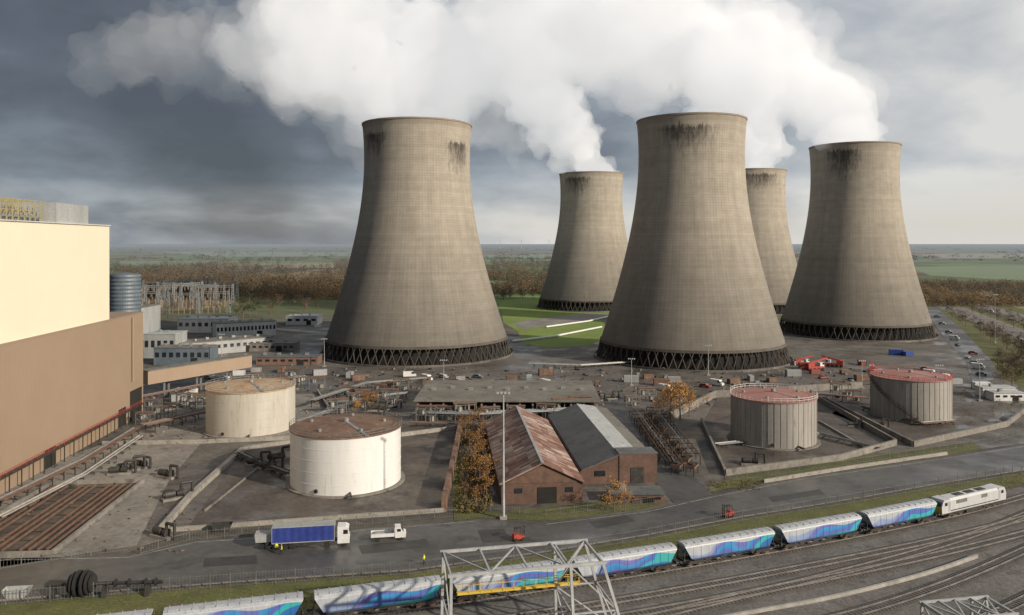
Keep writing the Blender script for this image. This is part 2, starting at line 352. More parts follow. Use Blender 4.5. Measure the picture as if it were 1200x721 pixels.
# ------------------------------------------------------------------ ground
def groundmat():
    m,nt,b=newmat('ground_soil_fields')
    pos=N(nt,'ShaderNodeNewGeometry').outputs['Position']
    s=N(nt,'ShaderNodeSeparateXYZ'); nt.links.new(pos,s.inputs[0])
    na=noise(nt,pos,0.035,7,0.65); nb_=noise(nt,pos,0.6,4)
    near=ramp(nt,[(0.3,(0.07,0.065,0.057)),(0.5,(0.115,0.105,0.092)),(0.72,(0.17,0.154,0.134))],na.outputs[0])
    nbr=ramp(nt,[(0.3,(0.75,0.75,0.75)),(0.7,(1.2,1.2,1.2))],nb_.outputs[0])
    near=mixc(nt,1.0,near.outputs[0],nbr.outputs[0],'MULTIPLY')
    vo=N(nt,'ShaderNodeTexVoronoi'); vo.inputs['Scale'].default_value=1.0
    nt.links.new(mapping(nt,pos,(0.0036,0.0016,0.003)),vo.inputs['Vector'])
    sc_=N(nt,'ShaderNodeSeparateColor'); nt.links.new(vo.outputs['Color'],sc_.inputs[0])
    fld=ramp(nt,[(0.0,(0.16,0.12,0.065)),(0.18,(0.12,0.14,0.055)),(0.36,(0.15,0.22,0.07)),(0.55,(0.24,0.19,0.095)),(0.72,(0.14,0.20,0.065)),(0.88,(0.27,0.22,0.12))],sc_.outputs[0],'CONSTANT')
    wd=noise(nt,mapping(nt,pos,(0.0016,0.004,0.003)),1.0,6,0.7)
    wr=ramp(nt,[(0.52,(0,0,0)),(0.57,(1,1,1))],wd.outputs[0])
    fld=mixc(nt,wr.outputs[0],fld.outputs[0],(0.085,0.07,0.045))
    d=s.outputs[1]
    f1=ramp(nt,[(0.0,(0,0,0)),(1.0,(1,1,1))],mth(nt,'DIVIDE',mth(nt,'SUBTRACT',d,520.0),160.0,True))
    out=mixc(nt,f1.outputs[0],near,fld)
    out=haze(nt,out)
    nt.links.new(out,b.inputs['Base Color']); b.inputs['Roughness'].default_value=0.95
    b.inputs['Specular IOR Level'].default_value=0.1
    return m
xs=sorted(set([-40000,-15000,-6000,-3000,-1500,-800]+list(range(-500,501,100))+[800,1500,3000,6000,15000,40000]))
ys=sorted(set([-200,-50]+list(range(0,1001,100))+[1500,2500,4000,7000,12000,20000,40000]))
b=MB()
vs=[(a,c,0) for c in ys for a in xs]; nx=len(xs)
b.add(vs,[(j*nx+i,j*nx+i+1,(j+1)*nx+i+1,(j+1)*nx+i) for j in range(len(ys)-1) for i in range(nx-1)])
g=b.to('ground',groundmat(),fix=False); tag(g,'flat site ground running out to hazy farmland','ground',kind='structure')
Z1,Z2,Z3,Z4=0.03,0.06,0.09,0.12
sheet('yard',GP([(165,520),(120,470),(165,440),(240,395),(380,378),(620,395),(760,400),(1110,385),(1200,420),(1200,520),(1080,536),(940,556),(820,575),(780,588),(560,600),(480,598),(215,622),(150,648),(0,650),(0,600)]),Z1,'yard','dark weathered works yard of asphalt and gravel')
sheet('road',GP([(0,655),(150,652),(230,634),(380,624),(560,609),(640,613),(760,598),(835,581),(940,560),(1080,540),(1200,522),(1260,512),(1260,541),(1200,552),(1100,568),(1000,586),(870,607),(760,628),(640,648),(480,670),(300,682),(150,693),(0,707),(-60,712),(-60,660)]),Z2,'asphalt','dark asphalt works road beside the railway','road')
sheet('road',GP([(790,590),(835,580),(800,545),(765,505),(745,480),(720,462),(660,447),(450,450),(360,470),(352,478),(460,460),(640,456),(690,466),(715,482),(735,510),(762,560)]),Z2+0.01,'asphalt','dark asphalt branch road between sheds and yards','road')
sheet('grass_verge',GP([(1075,350),(1130,346),(1240,372),(1240,470),(1175,445),(1160,420),(1120,385),(1085,368)]),Z1+0.01,'grass','rough grass and scrub beside the site road','grass')
sheet('road',GP([(1082,362),(1096,360),(1126,385),(1150,410),(1165,445),(1140,450),(1132,425),(1106,395)]),Z2+0.02,'asphalt','asphalt access road past parked vehicles','road')
sheet('road',GP([(1090,356),(1112,354),(1150,368),(1240,402),(1240,420),(1140,378)]),Z2+0.015,'slab','pale road curving past the towers','road')
sheet('road',GP([(1112,350),(1128,349),(1240,380),(1240,392)]),Z2+0.01,'slab','pale road curving past the towers','road')
for pl in ([(420,640),(500,632),(504,641),(424,650)],[(690,612),(735,604),(745,611),(700,620)],[(900,583),(960,574),(966,579),(906,589)],[(240,655),(300,651),(302,661),(238,665)],[(560,622),(590,620),(600,634),(566,637)]):
    sheet('road_patch',GP(pl),Z2+0.02,'asphaltpatch','dark repaired asphalt patch in the road','road')
sheet('grass_verge',GP([(-60,712),(0,709),(150,695),(300,684),(480,672),(640,650),(760,630),(870,609),(1000,588),(1100,570),(1200,554),(1260,543),(1260,556),(1200,568),(1100,590),(1000,614),(870,640),(760,660),(640,684),(480,704),(300,726),(100,760),(-60,780)]),Z1,'grass','rough grass strip between road and railway','grass')
sheet('grass_verge',GP([(532,612),(560,607),(640,611),(760,596),(780,589),(770,576),(700,588),(590,600),(540,596),(538,500),(528,500)]),Z2,'grass','rough grass around the old sheds','grass')
sheet('grass_verge',GP([(826,578),(940,557),(1080,538),(1150,526),(1140,518),(1010,535),(930,543),(850,562)]),Z2,'grass','mossy green bank beside the bund','grass')
sheet('lawn',GP([(585,352),(650,347),(780,347),(800,352),(700,372),(720,392),(690,405),(640,408),(612,402),(606,388),(590,378)]),Z2,'greengrass','bright yellow green lawn between cooling towers','grass')
sheet('lawn',GP([(860,395),(900,388),(915,398),(905,410),(880,408)]),Z2,'greengrass','green lawn at tower foot','grass')
sheet('footpath',GP([(600,378),(690,366),(735,371),(700,374),(612,386)]),Z3,'slab','pale track crossing the lawn','path')
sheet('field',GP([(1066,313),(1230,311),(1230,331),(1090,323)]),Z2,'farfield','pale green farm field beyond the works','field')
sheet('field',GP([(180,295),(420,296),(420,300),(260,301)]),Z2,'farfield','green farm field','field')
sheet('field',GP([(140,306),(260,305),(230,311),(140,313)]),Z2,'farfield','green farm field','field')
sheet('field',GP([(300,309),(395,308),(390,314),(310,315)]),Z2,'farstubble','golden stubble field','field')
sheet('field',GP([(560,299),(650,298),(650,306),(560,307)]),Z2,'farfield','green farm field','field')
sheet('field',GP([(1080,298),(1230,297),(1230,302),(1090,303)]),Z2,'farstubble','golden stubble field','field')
sheet('rail_bed',GP([(100,765),(300,730),(480,706),(640,686),(760,662),(870,642),(1000,616),(1100,592),(1200,570),(1260,557),(1260,900),(100,1100)]),Z2-0.01,'ballast','grey stone ballast of the rail yard','ground')
sheet('bund_floor',GP([(222,616),(518,598),(545,505),(500,497),(290,525)]),Z3,'bundfloor','dark brown bund floor around the white tank')
sheet('bund_floor',GP([(190,515),(165,490),(240,462),(372,462),(380,500),(352,512)]),Z3,'slab','grey concrete bund floor around the cream tank')
sheet('bund_floor',GP([(822,500),(850,560),(990,540),(1050,520),(960,470),(840,468)]),Z3,'bundfloor','dark bund floor around a grey tank')
sheet('bund_floor',GP([(975,485),(1075,523),(1180,500),(1130,455),(1010,458)]),Z3,'bundfloor','dark bund floor around a grey tank')
sheet('sunken_yard',GP([(0,560),(165,507),(240,515),(200,560),(160,640),(0,665)]),Z2,'slab','stained concrete apron below the boiler house')
# ------------------------------------------------------------------ cooling towers
def rtow(z,br,k0=1.0): 
    a=25.8*k0; zz=(z-95)/62.9; r=a*math.sqrt(1+zz*zz)
    k=1+(br/46.0/k0-1)*max(0,(95-z)/86.0)
    return r*k
M['ringc']=weathered('dark_stained_concrete',(0.04,0.036,0.031),(0.07,0.063,0.055),0.2,0.9)
M['ringd']=weathered('weathered_ring_beam',(0.08,0.07,0.06),(0.12,0.106,0.09),0.2,0.9)
M['ringlight']=weathered('rim_concrete',(0.24,0.20,0.16),(0.29,0.25,0.20),0.2,0.9)
def tower(X,Y,Ht,br,k0,seed,stains,label):
    rt=root('cooling_tower',label,'cooling tower',(X,Y,0),group='hyperbolic cooling towers')
    prof=[]; n=44
    for i in range(n+1):
        z=8+(Ht-8)*i/n; prof.append((rtow(z,br,k0),z))
    inner=[(r-0.9,z) for r,z in reversed(prof)]
    b=MB(); b.lathe(prof+inner+[prof[0]],120)
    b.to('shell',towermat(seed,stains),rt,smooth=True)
    rr=rtow(Ht,br,k0)
    b=MB(); b.lathe([(rr-0.05,Ht-0.7),(rr+0.22,Ht-0.7),(rr+0.22,Ht+0.06),(rr-1.0,Ht+0.06)],120); b.to('rim','ringlight',rt)
    rb=rtow(8,br,k0)
    b=MB(); b.lathe([(rb+0.05,7.4),(rb+0.4,7.4),(rb+0.3,8.6),(rb+0.02,8.6)],120); b.to('ring_beam',M['ringd'],rt)
    K=72; r0=rb+1.8; r1=rb+0.1
    b=MB(); da=math.pi/K
    p0=Vector((r0,0,0.2)); 
    for sg in(-1,1):
        p1=Vector((r1*math.cos(da*sg*1.5),r1*math.sin(da*sg*1.5),7.6)); b.beam(p0,p1,0.4,0.4)
    leg=b.to('support_leg',M['ringc'],rt)
    part_copies(leg,rt,[((0,0,0),2*math.pi*i/K) for i in range(1,K)])
    b=MB(); b.lathe([(rb-2.5,0.1),(rb-2.5,8.2),(rb-6,8.4)],72); b.to('dark_packing',M['dark'],rt)
    b=MB(); b.lathe([(r0+1.6,0.0),(r0+1.6,0.9),(r0+1.2,0.9),(r0+1.2,0.3),(r0-1,0.35)],120); b.to('basin_wall',M['yard'],rt)
    return rt
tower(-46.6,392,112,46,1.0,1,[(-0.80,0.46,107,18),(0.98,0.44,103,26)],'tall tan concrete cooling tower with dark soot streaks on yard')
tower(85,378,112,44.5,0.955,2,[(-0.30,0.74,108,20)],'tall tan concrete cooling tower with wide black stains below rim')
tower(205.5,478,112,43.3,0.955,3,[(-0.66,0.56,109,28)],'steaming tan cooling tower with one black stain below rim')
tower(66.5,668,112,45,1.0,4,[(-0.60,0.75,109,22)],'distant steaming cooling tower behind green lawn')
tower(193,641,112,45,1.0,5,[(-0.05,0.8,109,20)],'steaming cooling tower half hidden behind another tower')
# ------------------------------------------------------------------ storage tanks
def tank(X,Y,r,h,mat,roofmat,label,rail='white',stair=None,cone=1.0,ribs=0):
    rt=root('storage_tank',label,'storage tank',(X,Y,0),group='oil storage tanks')
    b=MB(); b.lathe([(r,0.3),(r,h)],72); 
    for k in range(1,5): b.lathe([(r+0.002,h*k/5-0.05),(r+0.05,h*k/5),(r+0.002,h*k/5+0.05)],72)
    for k in range(ribs):
        a=2*math.pi*k/ribs; b.box((math.cos(a)*(r+0.03),math.sin(a)*(r+0.03),h/2),(0.10,0.10,h-0.4),a)
    b.to('shell',mat,rt,smooth=True)
    b=MB(); b.lathe([(r+0.25,h-0.1),(r+0.25,h+0.12),(r-0.1,h+0.12)],72)
    b.lathe([(r-0.1,h+0.115),(r*0.6,h+0.1+cone*0.45),(0.05,h+cone)],72)
    b.to('roof',roofmat,rt,smooth=True)
    b=MB(); b.lathe([(r+1.0,0),(r+1.0,0.4),(r,0.4)],72); b.to('plinth','slab',rt)
    b=MB(); nP=44
    for i in range(nP):
        a=2*math.pi*i/nP; c,s_=math.cos(a),math.sin(a)
        b.beam((c*(r+0.2),s_*(r+0.2),h),(c*(r+0.2),s_*(r+0.2),h+1.2),0.07)
    for hh in(0.6,1.2): b.lathe([(r+0.16,h+hh),(r+0.25,h+hh),(r+0.25,h+hh+0.08),(r+0.16,h+hh+0.08),(r+0.16,h+hh)],72)
    b.to('handrail',rail,rt)
    b=MB()
    for a in (0.3,1.6,2.9,4.2,5.3):
        b.cyl((math.cos(a)*r*0.7,math.sin(a)*r*0.7,h+0.3),(math.cos(a)*r*0.7,math.sin(a)*r*0.7,h+1.0),0.4,n=10)
    b.cyl((0,0,h+cone-0.1),(0,0,h+cone+0.8),0.6,n=12)
    b.each('roof_vent','steel',rt)
    b=MB(); b.beam((0,0,h+cone+0.05),(math.cos(-1)*r,math.sin(-1)*r,h+0.25),0.8,0.12); b.to('roof_walkway','steel',rt)
    if stair:
        a0,a1=stair; b=MB(); n=34
        for i in range(n):
            a=a0+(a1-a0)*i/n; zz=0.4+h*i/n
            b.box((math.cos(a)*(r+0.65),math.sin(a)*(r+0.65),zz),(1.0,0.5,0.08),a)
            b.beam((math.cos(a)*(r+1.1),math.sin(a)*(r+1.1),zz),(math.cos(a)*(r+1.1),math.sin(a)*(r+1.1),zz+1.1),0.05)
            a2=a0+(a1-a0)*(i+1)/n; z2=0.4+h*(i+1)/n
            for dz in(0,1.1): b.beam((math.cos(a)*(r+1.1),math.sin(a)*(r+1.1),zz+dz),(math.cos(a2)*(r+1.1),math.sin(a2)*(r+1.1),z2+dz),0.1,0.16 if dz==0 else 0.06)
        b.to('spiral_stair','darksteel',rt)
    b=MB(); b.cyl((r*math.cos(-1.9),r*math.sin(-1.9),1.2),((r+0.25)*math.cos(-1.9),(r+0.25)*math.sin(-1.9),1.2),0.45,n=14); b.to('manhole','darksteel',rt)
    b=MB(); b.cyl((r*math.cos(-1.3),r*math.sin(-1.3),0.9),((r+2.5)*math.cos(-1.3),(r+2.5)*math.sin(-1.3),0.9),0.25,n=10); b.to('outlet_pipe','darksteel',rt)
    return rt
tank(-37.7,181,12.3,12.5,'tankwhite','rustroof','round white storage tank with rusty brown roof','fence',None)
tank(-76,232,12.4,12.5,'tankcream','rustcream','round cream storage tank with rusty orange and cream roof','steel',None)
tank(71.7,218.5,11.2,12.3,'tankgrey','redroof','round grey storage tank with faded red roof and white rails','white',None,ribs=44)
tank(124.9,249.5,11.5,12.5,'tankgrey','redroof','round grey storage tank with red roof and spiral stair','red',(math.pi*1.42,math.pi*0.95),ribs=44)
# ------------------------------------------------------------------ boiler house
rt=root('boiler_house','huge cream and brown clad boiler house building','building',(-116.6,252,0),math.radians(4.88))
b=MB(); b.box((-30,-80.2,16),(60,159.6,32)); b.to('brown_wall','brown',rt)
b=MB(); b.box((-30.4,-94.9,45.3),(60,140,27.2)); b.to('cream_wall','cream',rt)
b=MB(); b.box((-30.2,-94.9,59.0),(60.3,140.3,0.3)); b.to('parapet','cladwhite',rt)
b=MB(); b.box((-30,-79.9,32.15),(60.2,160,0.3)); b.to('ledge','brown',rt)
b=MB(); b.box((0.05,-6.5,4.5),(0.3,9,9)); b.box((0.05,-17,2.6),(0.3,5,5.2)); b.box((0.05,-60,2.2),(0.3,5,4.4)); b.each('doorway','dark',rt)
b=MB()
for i in range(50):
    yy=-4-i*2.6; b.beam((1.5,yy,4.2),(1.5,yy,5.3),0.06)
b.beam((1.5,-4,5.3),(1.5,-134,5.3),0.10); b.beam((1.5,-4,4.8),(1.5,-134,4.8),0.07)
b.to('red_handrail','red',rt)
b=MB(); b.box((0.9,-69,4.1),(1.6,130,0.25))
for i in range(26): b.beam((1.5,-6-i*5,0),(1.5,-6-i*5,4.1),0.2)
b.to('walkway','darksteel',rt)
b=MB(); b.cyl((0.5,-10,12),(0.5,-10,31.5),0.2,n=8); b.to('downpipe','brown',rt)
b=MB(); b.box((-6,-46,61.6),(10,18,4.9)); b.to('roof_plant_room','cladgrey',rt)
b=MB(); 
for i in range(17):
    yy=-98+i*2.5
    for xx in(-2,-5,-8): b.beam((xx,yy,59.2),(xx,yy,64.2-0.6*(i%4==0)),0.13)
    b.beam((-2,yy,64),(-8,yy,64),0.1); b.beam((-2,yy,61.6),(-8,yy,61.6),0.1)
    if i<16:
        for zz in(61.6,62.7,64.0): b.beam((-2,yy,zz),(-2,yy+2.5,zz),0.09); b.beam((-8,yy,zz),(-8,yy+2.5,zz),0.09)
        b.beam((-2,yy,59.5),(-2,yy+2.5,61.6),0.09)
b.to('roof_scaffold','dullyellow',rt)
b=MB()
for k in range(3): b.cyl((-4-k*1.2,-98,60.3),(-4-k*1.2,-56,60.3),0.35,n=8)
b.each('roof_pipe','steel',rt)
# sunken rectangular pit parallel to the boiler house wall
bd=Vector((-math.sin(math.radians(4.88)),math.cos(math.radians(4.88)),0)); bn=Vector((bd.y,-bd.x,0))
def wall(pts,h,t,mat,label,name='bund_wall'):
    c=sum(pts,Vector())/len(pts)
    b=MB()
    for i in range(len(pts)-1):
        p=pts[i]-c; q=pts[i+1]-c; p.z=q.z=h/2+0.0015*i
        b.beam(p,q,t,h+0.003*i)
    o=b.to(name,mat,loc=(c.x,c.y,0)); return tag(o,label,'wall')
O=G(168,566)            # far outer corner of pit
def PB(a,s_): 
    p=O-bd*a-bn*s_; p.z=0; return p
sheet('pit_floor',[PB(0,0),PB(42,0),PB(42,20),PB(0,20)],Z2+0.03,'rustyard','dark rusty floor of the sunken pit')
wall([PB(0,0),PB(42,0),PB(42,20),PB(0,20),PB(0,0)],0.9,0.6,'slab','straight low wall round the sunken pit',name='pit_wall')
rt=root('pit_beams','parallel rusty steel beams laid across a dark sunken pit','steelwork',(O.x,O.y,0),0)
b=MB()
for k in range(12):
    if k in(4,8): continue
    p=PB(2,1.8+k*1.5)-O; q=PB(40,1.8+k*1.5)-O; p.z=q.z=0.42; b.beam(p,q,0.3,0.4)
b.each('rusty_beam','rust',rt)
b=MB()
for k in range(9):
    p=PB(3+k*4.5,0.6)-O; q=PB(3+k*4.5,19.4)-O; p.z=q.z=0.16; b.beam(p,q,0.3,0.12)
b.each('cross_tie','darksteel',rt)
# ------------------------------------------------------------------ generic buildings
def wall_building(u0,u1,vb,vt,depth,wall_,roof,label,name='works_building',rot=None,wins=0,door=True):
    p=G(u0,vb); q=G(u1,vb); 
    Y=p.y; hgt=H-(vt-285)*Y/F
    wd=(q-p).length; mid=(p+q)/2
    ang=math.atan2(q.y-p.y,q.x-p.x) if rot is None else rot
    rt=root(name,label,'building',(mid.x,mid.y,0),ang)
    b=MB(); b.box((0,depth/2,hgt/2),(wd,depth,hgt)); b.to('walls',wall_,rt)
    b=MB(); b.box((0,depth/2,hgt+0.15),(wd+0.5,depth+0.5,0.3)); b.to('roof',roof,rt)
    if wins:
        bb=MB(); bb.box((0,0,0),(wd/wins*0.55,0.12,hgt*0.28)); o=bb.to('window','glass',rt)
        o.location=(-wd/2+wd/wins*0.5,-0.02,hgt*0.6)
        part_copies(o,rt,[((-wd/2+wd/wins*(i+0.5),-0.02,hgt*0.6),0) for i in range(1,wins)])
    if door:
        b=MB(); b.box((wd*0.22,-0.03,min(1.6,hgt*0.35)),(min(3,wd*0.2),0.14,min(3.2,hgt*0.7))); b.to('door','dark',rt)
    if wd>8:
        b=MB()
        for k in range(int(wd/6)):
            b.box((-wd/2+3+k*6+R.uniform(-1,1),depth*R.uniform(0.3,0.7),hgt+0.8),(R.uniform(0.8,2),R.uniform(0.8,2),1.0))
        b.each('roof_vent','steel',rt)
    return rt
wall_building(208,268,390,374,16,'cladwhite','paleroof','low white clad works building',wins=8)
wall_building(214,322,414,399,14,'cladgrey','flatroof','long grey flat roofed workshop',rot=math.radians(38),wins=14)
wall_building(255,323,395,378,12,'cladwhite','flatroof','long white two storey office block',rot=math.radians(30),wins=16)
wall_building(335,372,381,371,14,'cladwhite','paleroof','small white flat roofed building',wins=4)
wall_building(168,205,420,392,14,'cladgrey','paleroof','pale grey block beside boiler house',wins=5)
wall_building(180,246,428,408,10,'bluegrey','flatroof','dark grey workshop with row of windows',wins=8)
wall_building(280,345,412,403,10,'slab','flatroof','low concrete amenity block',wins=9)
wall_building(300,372,428,419,9,'brick_far','greyroof','low brick stores building',wins=8)
wall_building(205,228,466,457,3,'white','white','small white site cabin',name='site_cabin')
wall_building(1152,1190,466,455,5,'white','paleroof','small white site cabin',name='site_cabin',wins=4)
wall_building(1165,1200,470,461,5,'white','paleroof','small white site cabin',name='site_cabin',wins=4)
wall_building(100,160,400,362,30,'cladgrey','flatroof','tall grey annex behind boiler house')
rt=root('conveyor_gallery','brown enclosed bridge on legs leaving the boiler house','gallery',G(168,470),0)
p=Vector((0,0,0)); q=G(290,447)-G(168,470); q.z=0
b=MB(); b.beam((p.x,p.y,8),(q.x,q.y,8),5,4.5); b.to('enclosure','brown',rt)
b=MB(); b.beam((p.x,p.y,10.4),(q.x,q.y,10.4),5.4,0.25); b.to('roof','flatroof',rt)
b=MB()
for t in(0.2,0.5,0.8):
    for o_ in(-1.8,1.8): c=p.lerp(q,t); b.beam((c.x,c.y+o_,0),(c.x,c.y+o_,5.8),0.5)
b.each('leg','steel',rt)
rt=root('ribbed_silo','blue grey ribbed cylindrical silo','silo',GZ(147,372,330)*1.0); rt.location.z=0
b=MB(); b.lathe([(0.05,42),(5.8,41)]+[ (5.8+(0.25 if k%2 else 0),41-k*0.8) for k in range(50)],40); b.to('silo_body','bluegrey',rt)
b=MB(); b.lathe([(6.2,0),(6.2,1.2),(5.2,1.2)],32); b.to('silo_base','concrete',rt)
rt=root('pump_house','long low building with brownish flat roof and open bays','building',(-1.5,249,0),math.radians(-1))
b=MB(); b.box((0,19,2.2),(57,32,4.4)); b.to('walls','brick_far',rt)
b=MB(); b.box((0,17.5,4.7),(58.5,37,0.45)); b.to('roof','flatroof',rt)
b=MB(); b.box((0,0,2.2),(0.5,0.5,4.4)); col=b.to('column','concrete',rt); col.location=(-28,0.3,0)
part_copies(col,rt,[((-28+i*4,0.3,0),0) for i in range(1,15)])
b=MB(); b.box((0,0,0),(3.0,0.2,3.0)); op=b.to('bay_opening','dark',rt); op.location=(-26,2.9,1.9)
part_copies(op,rt,[((-26+i*4,2.9,1.9),0) for i in range(1,14)])
b=MB()
for i in range(9): b.box((-25+i*6.2,17+3*(i%2),5.3),(1.5,1.2,0.8))
b.each('rooflight','steel',rt)
# ------------------------------------------------------------------ old sheds
th=math.radians(5.0)
rt=root('rusty_shed','old brick shed with rusty patched corrugated gable roof','shed',(6.3,165,0),th)
W,L,e,rg=17,57,4.3,8.4
b=MB(); b.box((-W/2+0.2,L/2,e/2),(0.4,L-0.2,e)); b.box((W/2-0.2,L/2,e/2),(0.4,L-0.2,e))
b.extr([(-W/2,0),(W/2,0),(W/2,e),(0,rg-0.2),(-W/2,e)],0.0,0.4,axis='y'); b.extr([(-W/2,0),(W/2,0),(W/2,e),(0,rg-0.2),(-W/2,e)],L-0.4,L,axis='y')
b.each('brick_wall','brick',rt)
b=MB(); b.extr([(-W/2-0.5,e-0.1),(0,rg),(0,rg+0.2),(-W/2-0.5,e+0.15)],-0.6,L+0.5,axis='y')
b.extr([(W/2+0.3,e-0.1),(0.002,rg),(0.002,rg+0.2),(W/2+0.3,e+0.15)],-0.6,L+0.5,axis='y'); b.to('roof','patchroof',rt)
b=MB(); b.box((0,L/2,rg+0.2),(0.6,L,0.2)); b.to('ridge_vent','cladgrey',rt)
b=MB(); b.box((1,-0.05,1.7),(4,0.12,3.4)); b.to('door','dark',rt)
b=MB(); b.box((0,-0.04,0),(1.6,0.12,1.0)); wn_=b.to('window','glass',rt); wn_.location=(-5,0,2.8); part_copies(wn_,rt,[((5.6,0,2.8),0)])
b=MB(); b.extr([(-W/2+0.6,e+0.0),(W/2-0.6,e+0.0),(0,rg-0.5)],-0.12,-0.02,axis='y'); b.to('gable_cladding','rust',rt)
rt=root('grey_shed','low shed with wide dark grey corrugated roof and pale metal strip','shed',(15.2,178,0),th)
W,L=17.5,56
b=MB(); b.extr([(0,0),(W,0),(W,5.0),(8.6,6.2),(0.6,3.2),(0,3.2)],0,L,axis='y'); b.to('brick_wall','brick',rt)
b=MB(); b.extr([(0.3,3.15),(8.7,6.4),(8.7,6.6),(0.3,3.4)],-0.5,L+0.4,axis='y'); b.to('roof','greyroof',rt)
b=MB(); b.extr([(8.75,6.4),(14.2,5.6),(14.2,5.85),(8.75,6.65)],5.5,L+0.4,axis='y'); b.to('pale_roof_strip','paleroof',rt)
b=MB(); b.extr([(14.25,5.5),(W+0.3,4.9),(W+0.3,5.15),(14.25,5.75)],5.5,L+0.4,axis='y'); b.to('lean_to_roof','flatroof',rt)
b=MB(); b.box((13.2,2.4,3.3),(8.6,5.2,6.6)); b.to('brick_end_block','brick',rt)
b=MB(); b.box((13.2,2.4,6.7),(8.8,5.4,0.2)); b.to('end_block_roof','greyroof',rt)
b=MB(); b.box((4.5,-0.06,2.4),(2.4,0.1,1.2)); b.to('window','glass',rt)
b=MB(); b.box((13,-0.25,1.8),(3,0.12,3.6)); b.to('roller_door','darksteel',rt)
wall_building(715,778,590,580,5,'brick','greyroof','low brick lean-to beside the sheds',name='brick_outbuilding',wins=4)
# ------------------------------------------------------------------ walls / bunds
wall(GP([(190,622),(222,585),(285,528),(352,518)]),1.0,1.2,'concrete','pale concrete bund wall by the white tank')
wall(GP([(190,624),(380,610),(520,600)]),0.8,0.5,'concrete','long low concrete bund wall along the road')
wall(GP([(520,600),(532,545),(540,503)]),3.0,1.0,'rustroof','brown stained bund wall beside the sheds')
wall(GP([(352,518),(470,512),(540,503)]),1.2,0.5,'concrete','low concrete bund wall')
wall(GP([(165,492),(240,468),(300,462)]),1.2,0.5,'concrete','low concrete bund wall by cream tank')
wall(GP([(120,522),(235,520),(350,515),(385,480),(372,460)]),1.1,0.5,'concrete','low concrete bund wall by cream tank')
wall(GP([(822,496),(850,558),(985,540),(1050,522),(960,470)]),1.6,0.6,'slab','concrete bund wall around grey tank')
wall(GP([(785,492),(838,466),(960,458),(1010,455)]),2.4,0.8,'slab','pale concrete bund wall behind grey tank')
wall(GP([(965,470),(1070,524),(1180,500),(1200,484)]),1.6,0.6,'slab','concrete bund wall around grey tank')
wall(GP([(895,566),(1000,549),(1110,533)]),0.8,0.4,'concrete','low pale roadside wall')
wall(GP([(960,495),(1020,530)]),0.6,0.4,'concrete','low concrete kerb wall in bund')
wall(GP([(240,600),(330,528)]),0.5,0.35,'slab','low concrete kerb wall in bund')
# ------------------------------------------------------------------ pipes
def pipes(pts,n,sp,r,z,mat,label,sup=True,name='pipe_run'):
    c=sum(pts,Vector())/len(pts)
    rt=root(name,label,'pipework',(c.x,c.y,0))
    w_=n*sp/2+0.2; xf=[]
    for k in range(n):
        b=MB()
        for i in range(len(pts)-1):
            p=pts[i]-c; q=pts[i+1]-c; t=(q-p).normalized(); nn=Vector((-t.y,t.x,0))
            o=nn*((k-(n-1)/2)*sp); o.z=z+0.05*(k%2); b.cyl(p+o,q+o,r*(1 if k%3 else 0.7),n=8)
            if k==0: 
                m=int((q-p).length/5)+1
                for j in range(m): cc=p+(q-p)*((j+0.5)/m); xf.append(((cc.x,cc.y,0),math.atan2(t.y,t.x)))
        b.to('pipe',mat if k%4!=2 else 'steel',rt,smooth=True)
    if sup:
        sb=MB(); sb.box((0,0,z-r-0.15),(0.22,2*w_,0.22))
        for sgn in(-1,1): sb.box((0,sgn*w_*0.95,(z-r-0.27)/2),(0.2,0.2,z-r-0.27))
        o=sb.to('support','darksteel',rt); o.location=xf[0][0]; o.rotation_euler=(0,0,xf[0][1])
        part_copies(o,rt,xf[1:90])
    return rt
pipes(GP([(0,612),(100,560),(165,515)]),2,0.9,0.25,1.0,'pipe','grey insulated pipes on low supports')
pipes(GP([(0,598),(100,548),(160,510)]),3,0.8,0.25,2.0,'rust','rusty pipe bundle on supports by boiler house')
pipes(GP([(168,508),(245,490)]),5,0.8,0.25,2.4,'rust','rusty pipe bundle near cream tank')
pipes(GP([(165,480),(250,462),(360,455)]),4,0.8,0.25,4.2,'rust','high rusty pipe rack behind cream tank')
pipes(GP([(350,500),(430,470),(480,465)]),4,0.8,0.2,1.5,'fence','grey pipes beside the cream tank')
pipes(GP([(365,480),(430,458),(500,452)]),4,0.8,0.2,3.0,'fence','grey pipe rack leading to towers')
pipes(GP([(485,492),(560,494),(690,488)]),6,0.7,0.2,2.5,'steel','long steel pipe rack in front of pump house')
pipes(GP([(480,500),(560,502),(640,500)]),3,0.7,0.2,1.2,'rust','rusty pipes on low supports')
pipes(GP([(280,535),(300,545),(340,560)]),4,0.7,0.22,1.0,'darksteel','dark valves and pipes beside the white tank')
pipes(GP([(745,488),(790,552)]),5,0.9,0.12,2.4,'rust','low bank of red brown pipes on a steel frame',name='pipe_rack')
pipes(GP([(765,486),(812,548)]),5,0.9,0.12,3.0,'rust','low bank of red brown pipes on a steel frame',name='pipe_rack')
pipes(GP([(600,402),(650,396),(705,385)]),1,1,0.8,1.0,'white','long white pipe across the grass',sup=False)
pipes(GP([(640,385),(690,378),(715,372)]),1,1,0.8,1.0,'white','long white pipe across the grass',sup=False)
pipes(GP([(840,525),(960,512),(1030,530)]),3,0.8,0.2,1.0,'fence','grey pipes crossing the bund')
pipes(GP([(1010,480),(1080,500),(1120,497)]),3,0.8,0.2,1.0,'rust','rusty pipes crossing the bund')
pipes(GP([(900,470),(960,468),(1015,472)]),4,0.8,0.2,1.8,'redroof','reddish pipes between the tanks')
pipes(GP([(620,430),(680,432),(740,428)]),3,0.9,0.3,1.5,'pipe','grey pipes near cooling tower')
b0=root('heat_exchanger','red brown finned cooler frame on steel legs','machinery',G(783,520),math.radians(62),group='row of finned coolers')
